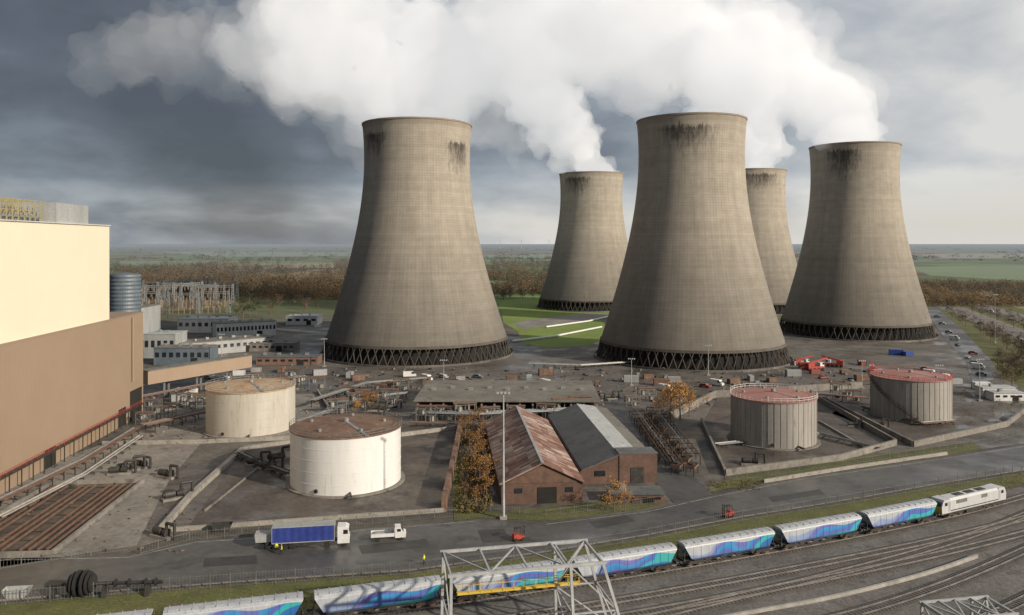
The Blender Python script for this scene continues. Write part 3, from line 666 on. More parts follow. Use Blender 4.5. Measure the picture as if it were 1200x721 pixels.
b=MB(); b.box((0,0,2.0),(4.2,2.2,0.5))
for k in range(9): b.box((-2+k*0.5,0,2.32),(0.08,2.2,0.14))
b.to('cooler_box','rust',b0)
b=MB(); 
for xx in(-1.9,1.9):
    for yy in(-0.9,0.9): b.box((xx,yy,0.87),(0.16,0.16,1.74))
b.each('leg','darksteel',b0)
b=MB(); b.cyl((0,0,2.3),(0,0,2.7),0.75,n=14); b.to('fan_cowl','darksteel',b0)
for (u,v) in [(790,529),(797,538),(804,547),(811,556),(776,511),(769,502),(762,494),(772,527),(780,537),(787,546),(794,555),(765,518),(758,509),(752,500)]:
    clone(b0,G(u,v),math.radians(62))
pu=root('pump_set','dark pump set with motor on concrete plinth','machinery',G(140,556),0.3,group='pump sets in the yard')
b=MB(); b.box((0,0,0.25),(5,2,0.5)); b.to('plinth','slab',pu)
b=MB(); b.cyl((-2,0,1.2),(0,0,1.2),0.7,n=14); b.cyl((-2.3,0,1.2),(-2,0,1.2),0.5,n=14); b.to('motor','darksteel',pu,smooth=True)
b=MB(); b.cyl((0.3,0,1.1),(1.6,0,1.1),0.55,0.9,n=14); b.cyl((1.2,0,1.2),(1.2,0,3.0),0.3,n=10); b.cyl((1.2,0,3.0),(3.4,0,3.0),0.3,n=10); b.cyl((3.4,0,3.0),(3.4,0,0.2),0.3,n=10); b.to('pump_casing','darksteel',pu,smooth=True)
for (u,v) in [(165,548),(150,552),(300,545),(325,540),(315,550),(205,585),(440,482),(460,480),(700,470),(715,468),(440,490),(560,490),(590,488),(430,472),(250,470),(195,560),(190,630),(390,505),(380,470),(405,470),(1000,500),(880,545),(1030,500)]:
    clone(pu,G(u,v),R.uniform(-0.5,0.8),R.uniform(0.7,1.1))
rk=root('equipment_frame','small open steel equipment frame with vessels','machinery',G(420,478),0.1,group='open steel equipment frames')
b=MB()
for xx in(-3,0,3):
    for yy in(-1.5,1.5): b.beam((xx,yy,0),(xx,yy,4.6),0.22)
for zz in(2.3,4.5):
    for yy in(-1.5,1.5): b.beam((-3,yy,zz),(3,yy,zz),0.2)
    for xx in(-3,0,3): b.beam((xx,-1.5,zz),(xx,1.5,zz),0.2)
b.to('frame','fence',rk)
b=MB(); b.cyl((-1.5,0,2.4),(-1.5,0,4.0),0.8,n=12); b.cyl((1.5,0,0.2),(1.5,0,2.0),0.9,n=12); b.each('vessel','pipe',rk,smooth=True)
b=MB(); 
for yy in(-0.8,0,0.8): b.cyl((-3.4,yy,4.85),(3.4,yy,4.85),0.2,n=8)
b.each('pipe','rust',rk)
for (u,v) in [(395,485),(455,474),(500,494),(520,492),(545,492),(575,493),(605,491),(640,490),(660,486),(680,484),(170,498),(195,492),(690,476),(372,455),(345,448),(300,450),(330,452),(740,476),(758,470),(985,466),(1000,470),(410,465),(425,470),(445,462),(470,458),(220,478),(240,482),(180,482)]:
    clone(rk,G(u,v),R.uniform(-0.3,0.3),R.uniform(0.7,1.1))
# ------------------------------------------------------------------ containers / vehicles
def container(mat,label,loc,rz):
    rt=root('shipping_container',label,'container',loc,rz,group='containers and cabins in the yard')
    b=MB(); b.box((0,0,1.35),(6,2.4,2.5))
    for i in range(15): 
        for yy in(-1.22,1.22): b.box((-2.8+i*0.4,yy,1.35),(0.18,0.06,2.3))
    b.to('body',mat,rt)
    b=MB(); 
    for xx in(-3,3):
        for yy in(-1.2,1.2): b.box((xx,yy,1.35),(0.16,0.16,2.7))
    b.each('corner_post','darksteel',rt)
    b=MB(); b.box((3.03,-0.6,1.35),(0.06,1.1,2.3)); b.box((3.03,0.6,1.35),(0.06,1.1,2.3)); b.each('door',mat,rt)
    return rt
cs={}
for k,(m_,lb) in {'w':('white','white shipping container in works yard'),'r':('dullred','red shipping container in works yard'),'b':('blue','blue shipping container in works yard'),'g':('cladgrey','grey shipping container in works yard'),'d':('rustroof','rusty brown shipping container in works yard')}.items():
    cs[k]=container(m_,lb,G({'w':1150,'r':945,'b':1050,'g':930,'d':640}[k],{'w':456,'r':432,'b':416,'g':441,'d':440}[k]),R.uniform(-0.3,0.3))
for k,u,v in [('r',955,438),('r',1010,428),('b',1064,417),('g',935,428),('w',1172,458),('w',1185,462),('g',340,442),('w',350,446),('g',210,470),('g',1030,440),('g',880,446),('d',990,438),('d',760,444),('g',740,448),('g',620,446),('d',700,452),('d',600,446),('g',540,446),('g',410,442),('d',330,436),('g',300,436),('w',280,440),('w',372,384),('w',358,380),('g',1120,450),('w',1105,446),('g',375,440),('d',775,452),('g',790,448),('d',1010,446),('d',455,452),('d',500,450),('d',420,446),('d',860,450),('d',905,448)]:
    clone(cs[k],G(u,v),R.choice([0.1,0.2,1.5,-0.1,0.4]),R.uniform(0.6,1.0))
def carbody(paint,label,loc,rz,van=False):
    rt=root('parked_van' if van else 'parked_car',label,'van' if van else 'car',loc,rz,group='vehicles parked around the yard')
    b=MB()
    if van: b.extr([(-2.6,0.4),(2.6,0.4),(2.6,1.1),(2.0,1.3),(1.4,2.3),(-2.6,2.4)],-0.95,0.95,axis='y')
    else: b.extr([(-2.1,0.35),(2.1,0.35),(2.15,0.8),(1.2,0.95),(0.6,1.45),(-1.2,1.45),(-1.8,0.95),(-2.15,0.9)],-0.85,0.85,axis='y')
    b.to('body',paint,rt)
    b=MB()
    if van: b.extr([(1.45,1.4),(1.98,1.35),(1.45,2.2),(0.7,2.2),(0.7,1.4)],-0.97,0.97,axis='y')
    else: b.extr([(1.1,0.98),(0.58,1.38),(-1.15,1.38),(-1.65,0.98)],-0.87,0.87,axis='y')
    b.to('window','glass',rt)
    b=MB(); b.cyl((0,-0.12,0),(0,0.12,0),0.34,n=12); wh=b.to('wheel','black',rt); wh.location=(1.4,0.82,0.34)
    part_copies(wh,rt,[((1.4,-0.82,0.34),0),((-1.4,0.82,0.34),0),((-1.4,-0.82,0.34),0)])
    return rt
cw=carbody('white','white parked van on the yard',G(480,442),0.2,True)
cr_=carbody('dullred','red parked car on the yard',G(965,444),0.4)
cg=carbody('cladgrey','silver parked car on the yard',G(1134,420),0.8)
cd=carbody('bluegrey','dark blue parked car on the yard',G(1122,405),0.8)
for src,u,v in [(cw,1146,432),(cg,1142,426),(cd,1150,440),(cw,1118,398),(cw,500,446),(cg,520,443),(cw,780,458),(cd,800,456),(cr_,826,454),(cw,840,452),(cg,1112,390),(cw,640,452),(cg,1150,380),(cw,1170,388),(cw,265,448),(cg,245,444),(cg,660,455),(cd,560,443),(cw,1090,440),(cr_,1085,434),(cg,1104,380),(cd,1098,372),(cw,1195,402),(cg,1182,394),(cd,1130,372),(cg,1112,362),(cw,1160,366),(cd,1185,376),(cg,1208,384),(cr_,1140,415)]:
    clone(src,G(u,v,0.08),R.uniform(-0.9,-0.5))
mc=root('mobile_crane','red mobile crane with raised boom parked by tower','crane',G(955,434),0.3,group='red mobile cranes')
b=MB(); b.box((0,0,1.3),(8,2.5,0.9)); b.box((-2.5,0,2.4),(3,2.3,1.6)); b.to('chassis','red',mc)
b=MB(); b.box((2.8,0,2.5),(2,2.3,1.6)); b.to('cab','white',mc)
b=MB(); b.box((3.4,0,2.8),(1.0,2.36,0.8)); b.to('window','glass',mc)
b=MB(); b.beam((-2.5,0,3.2),(6,0,5.0),0.6); b.to('boom','red',mc)
b=MB(); b.cyl((0,-0.25,0),(0,0.25,0),0.6,n=14); wh=b.to('wheel','black',mc); wh.location=(3,1.2,0.6)
part_copies(wh,mc,[((xx,yy,0.6),0) for xx in(3,1,-1,-3) for yy in(1.2,-1.2) if not(xx==3 and yy==1.2)])
clone(mc,G(978,430),2.6,0.9); clone(mc,G(1022,436),1.2,0.8); clone(mc,G(940,428),0.1,0.8)
q=random.Random(5); b=MB()
for i in range(750):
    u=q.uniform(380,1110); v=q.uniform(432,470)+ (12 if q.random()<0.2 else 0); p=G(u,v); s_=q.uniform(0.2,1.0)
    b.box((p.x,p.y,s_*0.35),(s_*q.uniform(0.6,2.5),s_,s_*0.7),q.uniform(0,3),mi=q.choice([0,0,1,2,3]))
for i in range(350):
    u=q.uniform(165,480); v=q.uniform(425,515); p=G(u,v); s_=q.uniform(0.15,0.7)
    b.box((p.x,p.y,s_*0.35),(s_*q.uniform(0.6,2.5),s_,s_*0.7),q.uniform(0,3),mi=q.choice([0,1,2,3]))
for i in range(90):
    u=q.uniform(0,230); v=q.uniform(525,650); p=G(u,v); s_=q.uniform(0.1,0.4)
    b.box((p.x,p.y,s_*0.35+0.1),(s_*q.uniform(0.6,2.5),s_,s_*0.7),q.uniform(0,3),mi=q.choice([0,1]))
tag(b.to('yard_debris',['darksteel','rustroof','slab','fence']),'scattered stone, timber and scrap on the yard','debris',kind='stuff')
# ------------------------------------------------------------------ substation
rt0=root('substation_gantry','galvanised lattice substation gantry','electrical gantry',(0,0,0),0,group='substation gantries')
hh=17; wd=26
for xx in(-wd/2,wd/2):
    b=MB()
    for (dx,dy) in((-1,-1),(1,-1),(1,1),(-1,1)): b.beam((xx+dx*1.3,dy*1.3,0),(xx+dx*0.4,dy*0.4,hh+3),0.35)
    for k in range(6):
        z0=k*3; z1=z0+3; a0=1.3-0.9*z0/20; a1=1.3-0.9*z1/20
        b.beam((xx-a0,-a0,z0),(xx+a1,-a1,z1),0.22); b.beam((xx+a0,a0,z0),(xx-a1,a1,z1),0.22)
    b.to('lattice_post','steel',rt0)
b=MB()
for zz in(hh,hh+1.6):
    for yy in(-0.6,0.6): b.beam((-wd/2,yy,zz),(wd/2,yy,zz),0.28)
for k in range(13): b.beam((-wd/2+k*2,-0.6,hh),(-wd/2+k*2+2,-0.6,hh+1.6),0.18)
b.to('cross_truss','steel',rt0)
b=MB()
for k in range(5): b.cyl((-10+k*5,0,hh),(-10+k*5,0,hh-3),0.25,n=6); b.cyl((-10+k*5,2,0),(-10+k*5,2,6),0.3,n=6)
b.each('insulator','brown',rt0)
rt0.location=G(180,361)
for (u,v,rz) in [(205,361,0.05),(232,362,0),(255,360,0),(178,356,0),(208,355,0),(240,355,0),(195,350,0.1),(228,350,0),(256,350,0),(170,366,0.2),(250,367,0.1),(215,368,0.1),(188,358,0.3),(220,358,0.9),(246,358,0.2),(262,353,0.0),(185,352,0.5),(212,352,0.1),(240,349,0.2)]:
    clone(rt0,G(u,v),rz,R.uniform(0.85,1.1))
# ------------------------------------------------------------------ fences
def fence(pts,h,step,label,mat='fence',pale=0.5,pw=0.04):
    c=sum(pts,Vector())/len(pts); rt=root('security_fence',label,'fence',(c.x,c.y,0))
    tot=sum((pts[i+1]-pts[i]).length for i in range(len(pts)-1)); step=max(step,tot/96)
    posts=[];b=MB()
    for i in range(len(pts)-1):
        p=pts[i]-c;q=pts[i+1]-c;d=q-p;L=d.length;t=d.normalized()
        for k in range(int(L/step)): posts.append(p+t*(k*step))
        for zz in(0.25,h-0.25): b.beam(p+Vector((0,0,zz)),q+Vector((0,0,zz)),0.05,0.05)
        n=int(L/pale)
        for k in range(n): a=p+t*(k*pale); b.beam(a+Vector((0,0,0.05)),a+Vector((0,0,h)),pw,0.03)
    b.to('palings',mat,rt)
    b=MB(); b.box((0,0,h/2),(0.13,0.13,h+0.1)); po=b.to('post',mat,rt); po.location=posts[0]
    part_copies(po,rt,[(p,0) for p in posts[1:98]])
    return rt
fence(GP([(-20,712),(150,697),(300,686),(480,674),(640,652),(760,633),(870,611),(1000,590),(1100,572),(1215,553)]),2.3,3,'long grey palisade fence between road and railway')
fence(GP([(165,650),(222,634),(380,619),(540,606)]),1.8,3,'grey mesh fence along the bund')
fence(GP([(575,600),(640,606),(770,590)]),1.6,3,'grey mesh fence in front of the sheds')
fence(GP([(850,565),(990,546),(1160,520),(1200,508)]),1.6,3,'grey mesh fence beside the bund')
fence(GP([(0,668),(60,658),(150,646)]),1.8,3,'grey mesh fence round the pit area')
fence(GP([(420,458),(560,452),(660,445)]),1.8,3,'grey mesh fence behind pump house')
def strip(pts,wd,z,mat,name,label,cat='road marking',kind='structure',h=0):
    b=MB()
    for i in range(len(pts)-1):
        p=pts[i].copy();q=pts[i+1].copy()
        t=(q-p).normalized();nn=Vector((-t.y,t.x,0))*wd/2
        if h: p.z=q.z=z; b.beam(p,q,wd,h)
        else: b.add([(p+nn).xy[:]+(z,),(q+nn).xy[:]+(z,),(q-nn).xy[:]+(z,),(p-nn).xy[:]+(z,)],[(3,2,1,0)])
    o=b.to(name,mat,fix=bool(h)); 
    return tag(o,label,cat,kind=kind)
strip(GP([(0,657),(150,654),(230,636),(380,626),(560,611)]),0.15,Z2+0.025,'whiteline','road_line','worn white road edge line')
strip(GP([(640,615),(760,600),(835,583),(940,562),(1080,542),(1200,524)]),0.15,Z2+0.025,'whiteline','road_line','worn white road edge line')
strip(GP([(-40,708),(150,692),(300,681),(480,669),(640,647),(760,627),(870,606),(1000,585),(1100,567),(1200,551)]),0.25,0.1,'slab','kerb','pale concrete kerb along the road','kerb',h=0.2)
# ------------------------------------------------------------------ railway
base=[Vector(p) for p in [(-150,82,0),(-110,91,0),(-70,101.5,0),(-31.6,112.3,0),(-12.3,118,0),(6,124.1,0),(25.1,131,0),(43.3,138.1,0),(63.1,146.2,0),(82,154.8,0),(101.1,164.4,0),(130,182,0),(170,211,0),(215,250,0)]]
def catmull(P,n=10):
    out=[]
    for i in range(1,len(P)-2):
        for k in range(n):
            t=k/n;a,b_,c,d=P[i-1],P[i],P[i+1],P[i+2]
            out.append(0.5*((2*b_)+(c-a)*t+(2*a-5*b_+4*c-d)*t*t+(3*b_-a-3*c+d)*t**3))
    out.append(P[-2]); return out
def smooth_(L,k=30):
    for _ in range(k):
        L=[L[0]]+[(L[i-1]+L[i]*2+L[i+1])/4 for i in range(1,len(L)-1)]+[L[-1]]
    return L
line=smooth_(catmull(base))
def offset(L,d):
    o=[]
    for i,p in enumerate(L):
        t=(L[min(i+1,len(L)-1)]-L[max(i-1,0)]).normalized(); o.append(p+Vector((t.y,-t.x,0))*d)
    return o
def cumul(L):
    C=[0]
    for i in range(1,len(L)): C.append(C[-1]+(L[i]-L[i-1]).length)
    return C
cum=cumul(line)
def at(sv_,L=line,C=cum):
    for i in range(1,len(L)):
        if C[i]>=sv_:
            t=(sv_-C[i-1])/(C[i]-C[i-1]); return L[i-1].lerp(L[i],t),(L[i]-L[i-1]).normalized()
    return L[-1],(L[-1]-L[-2]).normalized()
M['railm']=weathered('rail_steel',(0.22,0.19,0.17),(0.40,0.37,0.35),0.8,0.35,0.5)
M['sleeper']=weathered('sleeper',(0.10,0.093,0.085),(0.18,0.168,0.155),0.8,0.9)
def track(L,label,dz=0.0):
    rt=root('railway_track',label,'railway track',(0,0,dz))
    for s_ in(-0.75,0.75):
        b=MB(); o=offset(L,s_)
        for i in range(len(o)-1): b.beam(o[i]+Vector((0,0,0.34)),o[i+1]+Vector((0,0,0.34)),0.12,0.18)
        b.to('rail','railm',rt)
    sb=MB(); C=cumul(L)
    n=int(C[-1]/0.75)
    for k in range(n):
        p,t=at(k*0.75,L,C); nn=Vector((t.y,-t.x,0)); sb.beam(p-nn*1.3+Vector((0,0,0.17)),p+nn*1.3+Vector((0,0,0.17)),0.26,0.16)
    o=sb.to('sleepers','sleeper',rt,fix=False); o['kind']='stuff'
    bb=MB()
    e1=offset(L,-2.0); e2=offset(L,2.0); i1=offset(L,-1.5); i2=offset(L,1.5)
    for i in range(len(L)-1):
        a=[e1[i],i1[i],i2[i],e2[i]]; c=[e1[i+1],i1[i+1],i2[i+1],e2[i+1]]; zs=[0.055,0.2,0.2,0.055]
        for k in range(3):
            bb.add([(a[k].x,a[k].y,zs[k]),(a[k+1].x,a[k+1].y,zs[k+1]),(c[k+1].x,c[k+1].y,zs[k+1]),(c[k].x,c[k].y,zs[k])],[(0,1,2,3)])
    bb.to('ballast_shoulder','ballastdark',rt)
track(line,'railway track carrying the freight train')
for d,lb in ((7.5,'empty railway track on grey ballast'),(12.3,'empty railway track on grey ballast')):
    track(offset(line,d),lb)
def spl(px): 
    P=GP(px); P=[P[0]*2-P[1]]+P+[P[-1]*2-P[-2]]
    return smooth_(catmull(P,12),20)
track(spl([(560,810),(700,745),(820,712),(950,682),(1080,648),(1170,618),(1240,588),(1330,545)]),'curving empty railway track on grey ballast',0.012)
track(spl([(760,810),(880,752),(1000,722),(1100,690),(1190,652),(1270,612),(1360,560)]),'curving empty railway track on grey ballast',0.006)
track(spl([(1010,800),(1120,742),(1200,706),(1280,662),(1370,610)]),'curving empty railway track on grey ballast')
wall(spl([(800,734),(900,716),(980,701),(1080,676),(1145,654)]),0.5,0.4,'pipe','long curved pale cable trough beside tracks',name='cable_trough')
# ------------------------------------------------------------------ train
def livery(i):
    m,nt,b=newmat('wagon_livery_%d'%i)
    tc=N(nt,'ShaderNodeTexCoord').outputs['Object']
    s=N(nt,'ShaderNodeSeparateXYZ'); nt.links.new(tc,s.inputs[0])
    xx=mth(nt,'DIVIDE',s.outputs[0],9.3); zz=mth(nt,'DIVIDE',mth(nt,'SUBTRACT',s.outputs[2],2.3),1.3)
    wv=mth(nt,'SINE',mth(nt,'ADD',mth(nt,'MULTIPLY',s.outputs[0],0.62+0.05*i),i*1.3))
    nz=noise(nt,mapping(nt,tc,(0.12,0.0,0.26),(i*5.1,0,0)),1.0,1,0.4,0.6)
    f=mth(nt,'MULTIPLY_ADD',xx,0.36,c=0.53)
    f=mth(nt,'ADD',f,mth(nt,'MULTIPLY',zz,-0.17))
    f=mth(nt,'ADD',f,mth(nt,'MULTIPLY',wv,0.09))
    f=mth(nt,'ADD',f,mth(nt,'MULTIPLY',mth(nt,'SUBTRACT',nz.outputs[0],0.5),0.50))
    r=ramp(nt,[(0.0,(0.42,0.45,0.49)),(0.27,(0.40,0.44,0.50)),(0.29,(0.26,0.33,0.50)),(0.38,(0.19,0.28,0.52)),(0.40,(0.18,0.16,0.44)),(0.49,(0.12,0.16,0.46)),(0.51,(0.05,0.27,0.55)),(0.60,(0.04,0.20,0.50)),(0.62,(0.14,0.11,0.40)),(0.70,(0.05,0.17,0.48)),(0.72,(0.04,0.36,0.48)),(0.82,(0.05,0.37,0.34)),(0.84,(0.03,0.15,0.42)),(1.0,(0.03,0.11,0.36))],f)
    # silver upper band above a wavy edge
    edge=mth(nt,'MULTIPLY_ADD',wv,0.28,c=3.12)
    top=mth(nt,'MULTIPLY',mth(nt,'SUBTRACT',s.outputs[2],edge),14.0,True)
    col=mixc(nt,top,r.outputs[0],(0.43,0.46,0.50))
    dn=noise(nt,mapping(nt,tc,(1.5,1.5,0.3)),1.0,5); dr=ramp(nt,[(0.3,(0.8,0.79,0.77)),(0.7,(1.08,1.08,1.08))],dn.outputs[0])
    out=mixc(nt,1.0,col,dr.outputs[0],'MULTIPLY')
    n4=noise(nt,tc,0.8,4); gr=mth(nt,'MULTIPLY',mth(nt,'SUBTRACT',1.85,s.outputs[2],True),mth(nt,'MULTIPLY',n4.outputs[0],1.3),True)
    out=mixc(nt,gr,out,(0.09,0.075,0.06))
    nt.links.new(out,b.inputs['Base Color']); b.inputs['Roughness'].default_value=0.45
    return m
LIV=[livery(i) for i in range(4)]
M['wagonroof']=weathered('wagon_roof_metal',(0.38,0.40,0.43),(0.48,0.50,0.53),0.4,0.5,0.1,c3=(0.30,0.30,0.31))
def bogie(rt,x):
    bg_=bpy.data.objects.new('bogie',None); COL.objects.link(bg_); bg_.parent=rt
    b=MB()
    for yy in(-1.05,1.05): b.extr([(x-1.6,0.75),(x-1.2,0.5),(x+1.2,0.5),(x+1.6,0.75),(x+1.1,1.0),(x-1.1,1.0)],yy-0.08,yy+0.08,axis='y')
    b.box((x,0,0.8),(0.5,2.1,0.35))
    b.to('bogie_frame','darksteel',bg_)
    for xx in(x-1.0,x+1.0):
        c=MB(); 
        for yy in(-0.75,0.75): c.cyl((0,yy-0.07,0),(0,yy+0.07,0),0.46,n=18)
        c.cyl((0,-0.75,0),(0,0.75,0),0.09,n=8)
        o=c.to('wheelset','rust',bg_); o.location=(xx,0,0.46)
def wagon(i,s0,lb):
    p,t=at(s0); 
    rt=root('hopper_wagon',lb,'rail wagon',(p.x,p.y,0.42),math.atan2(t.y,t.x),group='wagons of the freight train')
    L=18.8; y=1.38
    b=MB()
    prof=[(-1.0,1.05),(1.0,1.05),(y,1.5),(y,3.4),(y-0.12,3.6),(-y+0.12,3.6),(-y,3.4),(-y,1.5)]
    xa=[L/2-2.3,L/2-2.3,L/2-1.5,L/2-0.35,L/2-0.25,L/2-0.25,L/2-0.35,L/2-1.5]
    n=len(prof); vs=[(-xa[k],a,z) for k,(a,z) in enumerate(prof)]+[(xa[k],a,z) for k,(a,z) in enumerate(prof)]
    b.add(vs,[tuple(range(n)),tuple(reversed(range(n,2*n)))]+[(k,n+k,n+(k+1)%n,(k+1)%n) for k in range(n)])
    for k in range(11):
        for sg in(-1,1): b.box((-L/2+1.9+k*1.5,sg*(y+0.015),2.45),(0.05,0.05,1.85))
    b.to('hopper_body',LIV[i%4],rt)
    b=MB(); b.extr([(-y+0.05,3.59),(y-0.05,3.59),(y-0.35,3.82),(0.5,3.95),(-0.5,3.95),(-y+0.35,3.82)],-L/2+0.3,L/2-0.3)
    for k in range(12): b.box((-L/2+0.9+k*1.54,0,3.93),(0.1,2.0,0.1))
    b.to('roof_hatches','wagonroof',rt)
    b=MB(); b.box((0,0,1.1),(L-0.2,1.2,0.3)); 
    for k in(-1,1):
        b.box((k*(L/2-0.25),0,1.2),(0.3,2.4,0.35))
        for yy in(-1.0,1.0): b.beam((k*(L/2-0.3),yy,1.3),(k*(L/2-0.5),yy,3.4),0.1)
        for yy in(-0.85,0.85): b.cyl((k*(L/2-0.1),yy,1.05),(k*(L/2+0.42),yy,1.05),0.14,n=8); b.cyl((k*(L/2+0.40),yy,1.05),(k*(L/2+0.46),yy,1.05),0.26,n=12)
    for k in range(4): b.extr([(-5+k*3.1,1.02),(-3.4+k*3.1,1.02),(-3.8+k*3.1,0.45),(-4.6+k*3.1,0.45)],-0.8,0.8,axis='y')
    b.to('underframe','darksteel',rt)
    bogie(rt,-L/2+2.6); bogie(rt,L/2-2.6)
    return rt
def arc_of(P):
    best=min(range(len(line)),key=lambda i:(line[i]-P).length); return cum[best]
s_join=arc_of(Vector((82,154.8,0)))
pitch=19.75
lbs=['grey hopper wagon with blue and teal swirl livery in freight train','pale hopper wagon with purple and blue swoosh livery on rails']
for k in range(9):
    wagon(k,s_join-pitch*(k+0.5),lbs[k%2])
p,t=at(s_join+10.6)
rt=root('diesel_locomotive','boxy silver grey diesel freight locomotive with yellow ends','locomotive',(p.x,p.y,0.42),math.atan2(t.y,t.x))
L=20.4
b=MB(); b.extr([(-1.33,1.2),(1.33,1.2),(1.35,3.45),(1.05,3.85),(-1.05,3.85),(-1.35,3.45)],-L/2+2.6,L/2-2.6); b.to('body','loco',rt)
for sg in(-1,1):
    x0=sg*(L/2-2.58); x1=sg*L/2
    b=MB(); b.extr([(x0,1.2),(x1-sg*0.1,1.2),(x1,2.45),(x1-sg*0.35,3.4),(x1-sg*0.7,3.8),(x0,3.83)],-1.34,1.34,axis='y'); b.to('cab','loco',rt)
    b=MB(); b.extr([(x1-sg*0.09,1.25),(x1+sg*0.03,2.45),(x1+sg*0.0,2.48),(x1-sg*0.14,1.25)],-1.28,1.28,axis='y'); b.to('yellow_nose','yellow',rt)
    b=MB(); b.extr([(x1+sg*0.0,2.52),(x1-sg*0.31,3.35),(x1-sg*0.38,3.3),(x1-sg*0.08,2.5)],-1.1,1.1,axis='y'); b.to('windscreen','glass',rt)
    b=MB(); b.box((sg*(L/2-1.3),0,2.95),(0.8,2.72,0.6)); b.to('cab_side_window','glass',rt)
    b=MB(); b.box((sg*(L/2-2.25),0,2.4),(0.6,2.71,1.9)); b.to('cab_door','cladgrey',rt)
b=MB(); b.box((-4.2,0,3.0),(3.4,2.72,0.7)); b.box((3.0,0,3.0),(2.0,2.72,0.7)); b.each('side_grille','fence',rt)
b=MB(); b.box((0,0,1.55),(L-5.4,2.73,0.18)); b.to('body_stripe','darksteel',rt)
b=MB(); 
for k in(-3.5,0,3.5): b.box((k,0,3.9),(2.2,1.2,0.14))
b.each('roof_fan','darksteel',rt)
b=MB(); b.box((0,0,1.05),(L,2.5,0.3)); b.box((0,0,0.65),(5,2.4,0.6)); 
for k in(-1,1):
    for yy in(-0.85,0.85): b.cyl((k*(L/2),yy,1.1),(k*(L/2+0.5),yy,1.1),0.22,n=10)
b.to('underframe','darksteel',rt)
bogie(rt,-L/2+4); bogie(rt,L/2-4); bogie(rt,-L/2+5.6);bogie(rt,L/2-5.6)
# ------------------------------------------------------------------ lorry, flatbed, forklift
def wheelset(rt,xs_,r,y,w_=0.35):
    b=MB(); b.cyl((0,-w_/2,0),(0,w_/2,0),r,n=18); b.cyl((0,-w_/2-0.02,0),(0,w_/2+0.02,0),r*0.5,n=12); 
    first=None
    for x_ in xs_:
        for yy in(-y,y):
            if first is None: first=b.to('wheel','black',rt); first.location=(x_,yy,r)
            else: part_copies(first,rt,[((x_,yy,r),0)])
rt=root('articulated_lorry','blue curtain sided lorry with white cab on road','lorry',G(363,640,0.07),math.radians(9))
b=MB(); b.box((-1.0,0,2.6),(10.6,2.5,2.6)); b.to('trailer_curtain','navy',rt)
b=MB(); b.box((-1.0,0,3.96),(10.8,2.56,0.12)); b.box((-1.0,0,1.22),(10.8,2.54,0.14)); b.box((4.36,0,2.6),(0.1,2.54,2.7)); b.box((-6.36,0,2.6),(0.1,2.54,2.7)); b.to('trailer_frame','cladgrey',rt)
b=MB(); b.box((0,0,1.0),(13,1.0,0.3)); b.box((-1.0,0,0.8),(4,2.2,0.5)); b.to('chassis','darksteel',rt)
b=MB(); b.extr([(4.9,0.6),(7.0,0.6),(7.05,2.0),(6.85,3.2),(6.3,3.5),(4.9,3.55)],-1.22,1.22,axis='y'); b.to('cab','white',rt)
b=MB(); b.extr([(7.07,2.1),(6.9,3.1),(6.86,3.1),(7.0,2.1)],-1.05,1.05,axis='y'); b.to('windscreen','glass',rt)
b=MB(); b.box((6.3,0,2.6),(0.8,2.46,0.75)); b.to('side_window','glass',rt)
b=MB(); b.box((7.06,0,1.1),(0.08,2.3,0.7)); b.to('bumper','darksteel',rt)
wheelset(rt,(6.0,3.0,-2.8,-4.1,-5.4),0.5,1.0)
rt=root('tipping_trailer','pale grey skip trailer standing behind lorry','trailer',G(313,641,0.07),math.radians(9))
b=MB(); b.extr([(-1.8,1.2),(1.2,1.2),(1.5,2.6),(-2.0,2.6)],-1.1,1.1,axis='y'); b.to('skip_body','cladgrey',rt)
b=MB(); b.box((-0.2,0,0.95),(3.2,0.9,0.25)); b.beam((1.3,0,0.95),(2.0,0,0.8),0.2); b.to('chassis','darksteel',rt); wheelset(rt,(-0.8,0.6),0.45,0.95)
rt=root('flatbed_truck','small white dropside truck on the road','truck',G(455,632,0.07),math.radians(10))
b=MB(); b.extr([(1.2,0.5),(3.1,0.5),(3.2,1.3),(2.7,1.5),(2.2,2.35),(1.2,2.4)],-0.98,0.98,axis='y'); b.to('cab','white',rt)
b=MB(); b.extr([(2.76,1.55),(2.3,2.25),(2.2,2.25),(2.6,1.55)],-0.9,0.9,axis='y'); b.to('windscreen','glass',rt)
b=MB(); b.box((1.9,0,1.85),(0.7,2.0,0.5)); b.to('side_window','glass',rt)
b=MB(); b.box((-1.0,0,0.85),(4.2,2.05,0.12)); 
for yy in(-1.0,1.0): b.box((-1.0,yy,1.15),(4.2,0.06,0.5))
b.box((-3.08,0,1.15),(0.06,2.0,0.5)); b.box((1.08,0,1.6),(0.06,2.0,1.4)); b.to('dropside_bed','white',rt)
b=MB(); b.box((-1.6,0,1.15),(1.6,1.2,0.5)); b.to('load','cladgrey',rt)
b=MB(); b.box((0,0,0.6),(5.8,0.8,0.2)); b.to('chassis','darksteel',rt)
wheelset(rt,(2.3,-1.9),0.38,0.85,0.24)
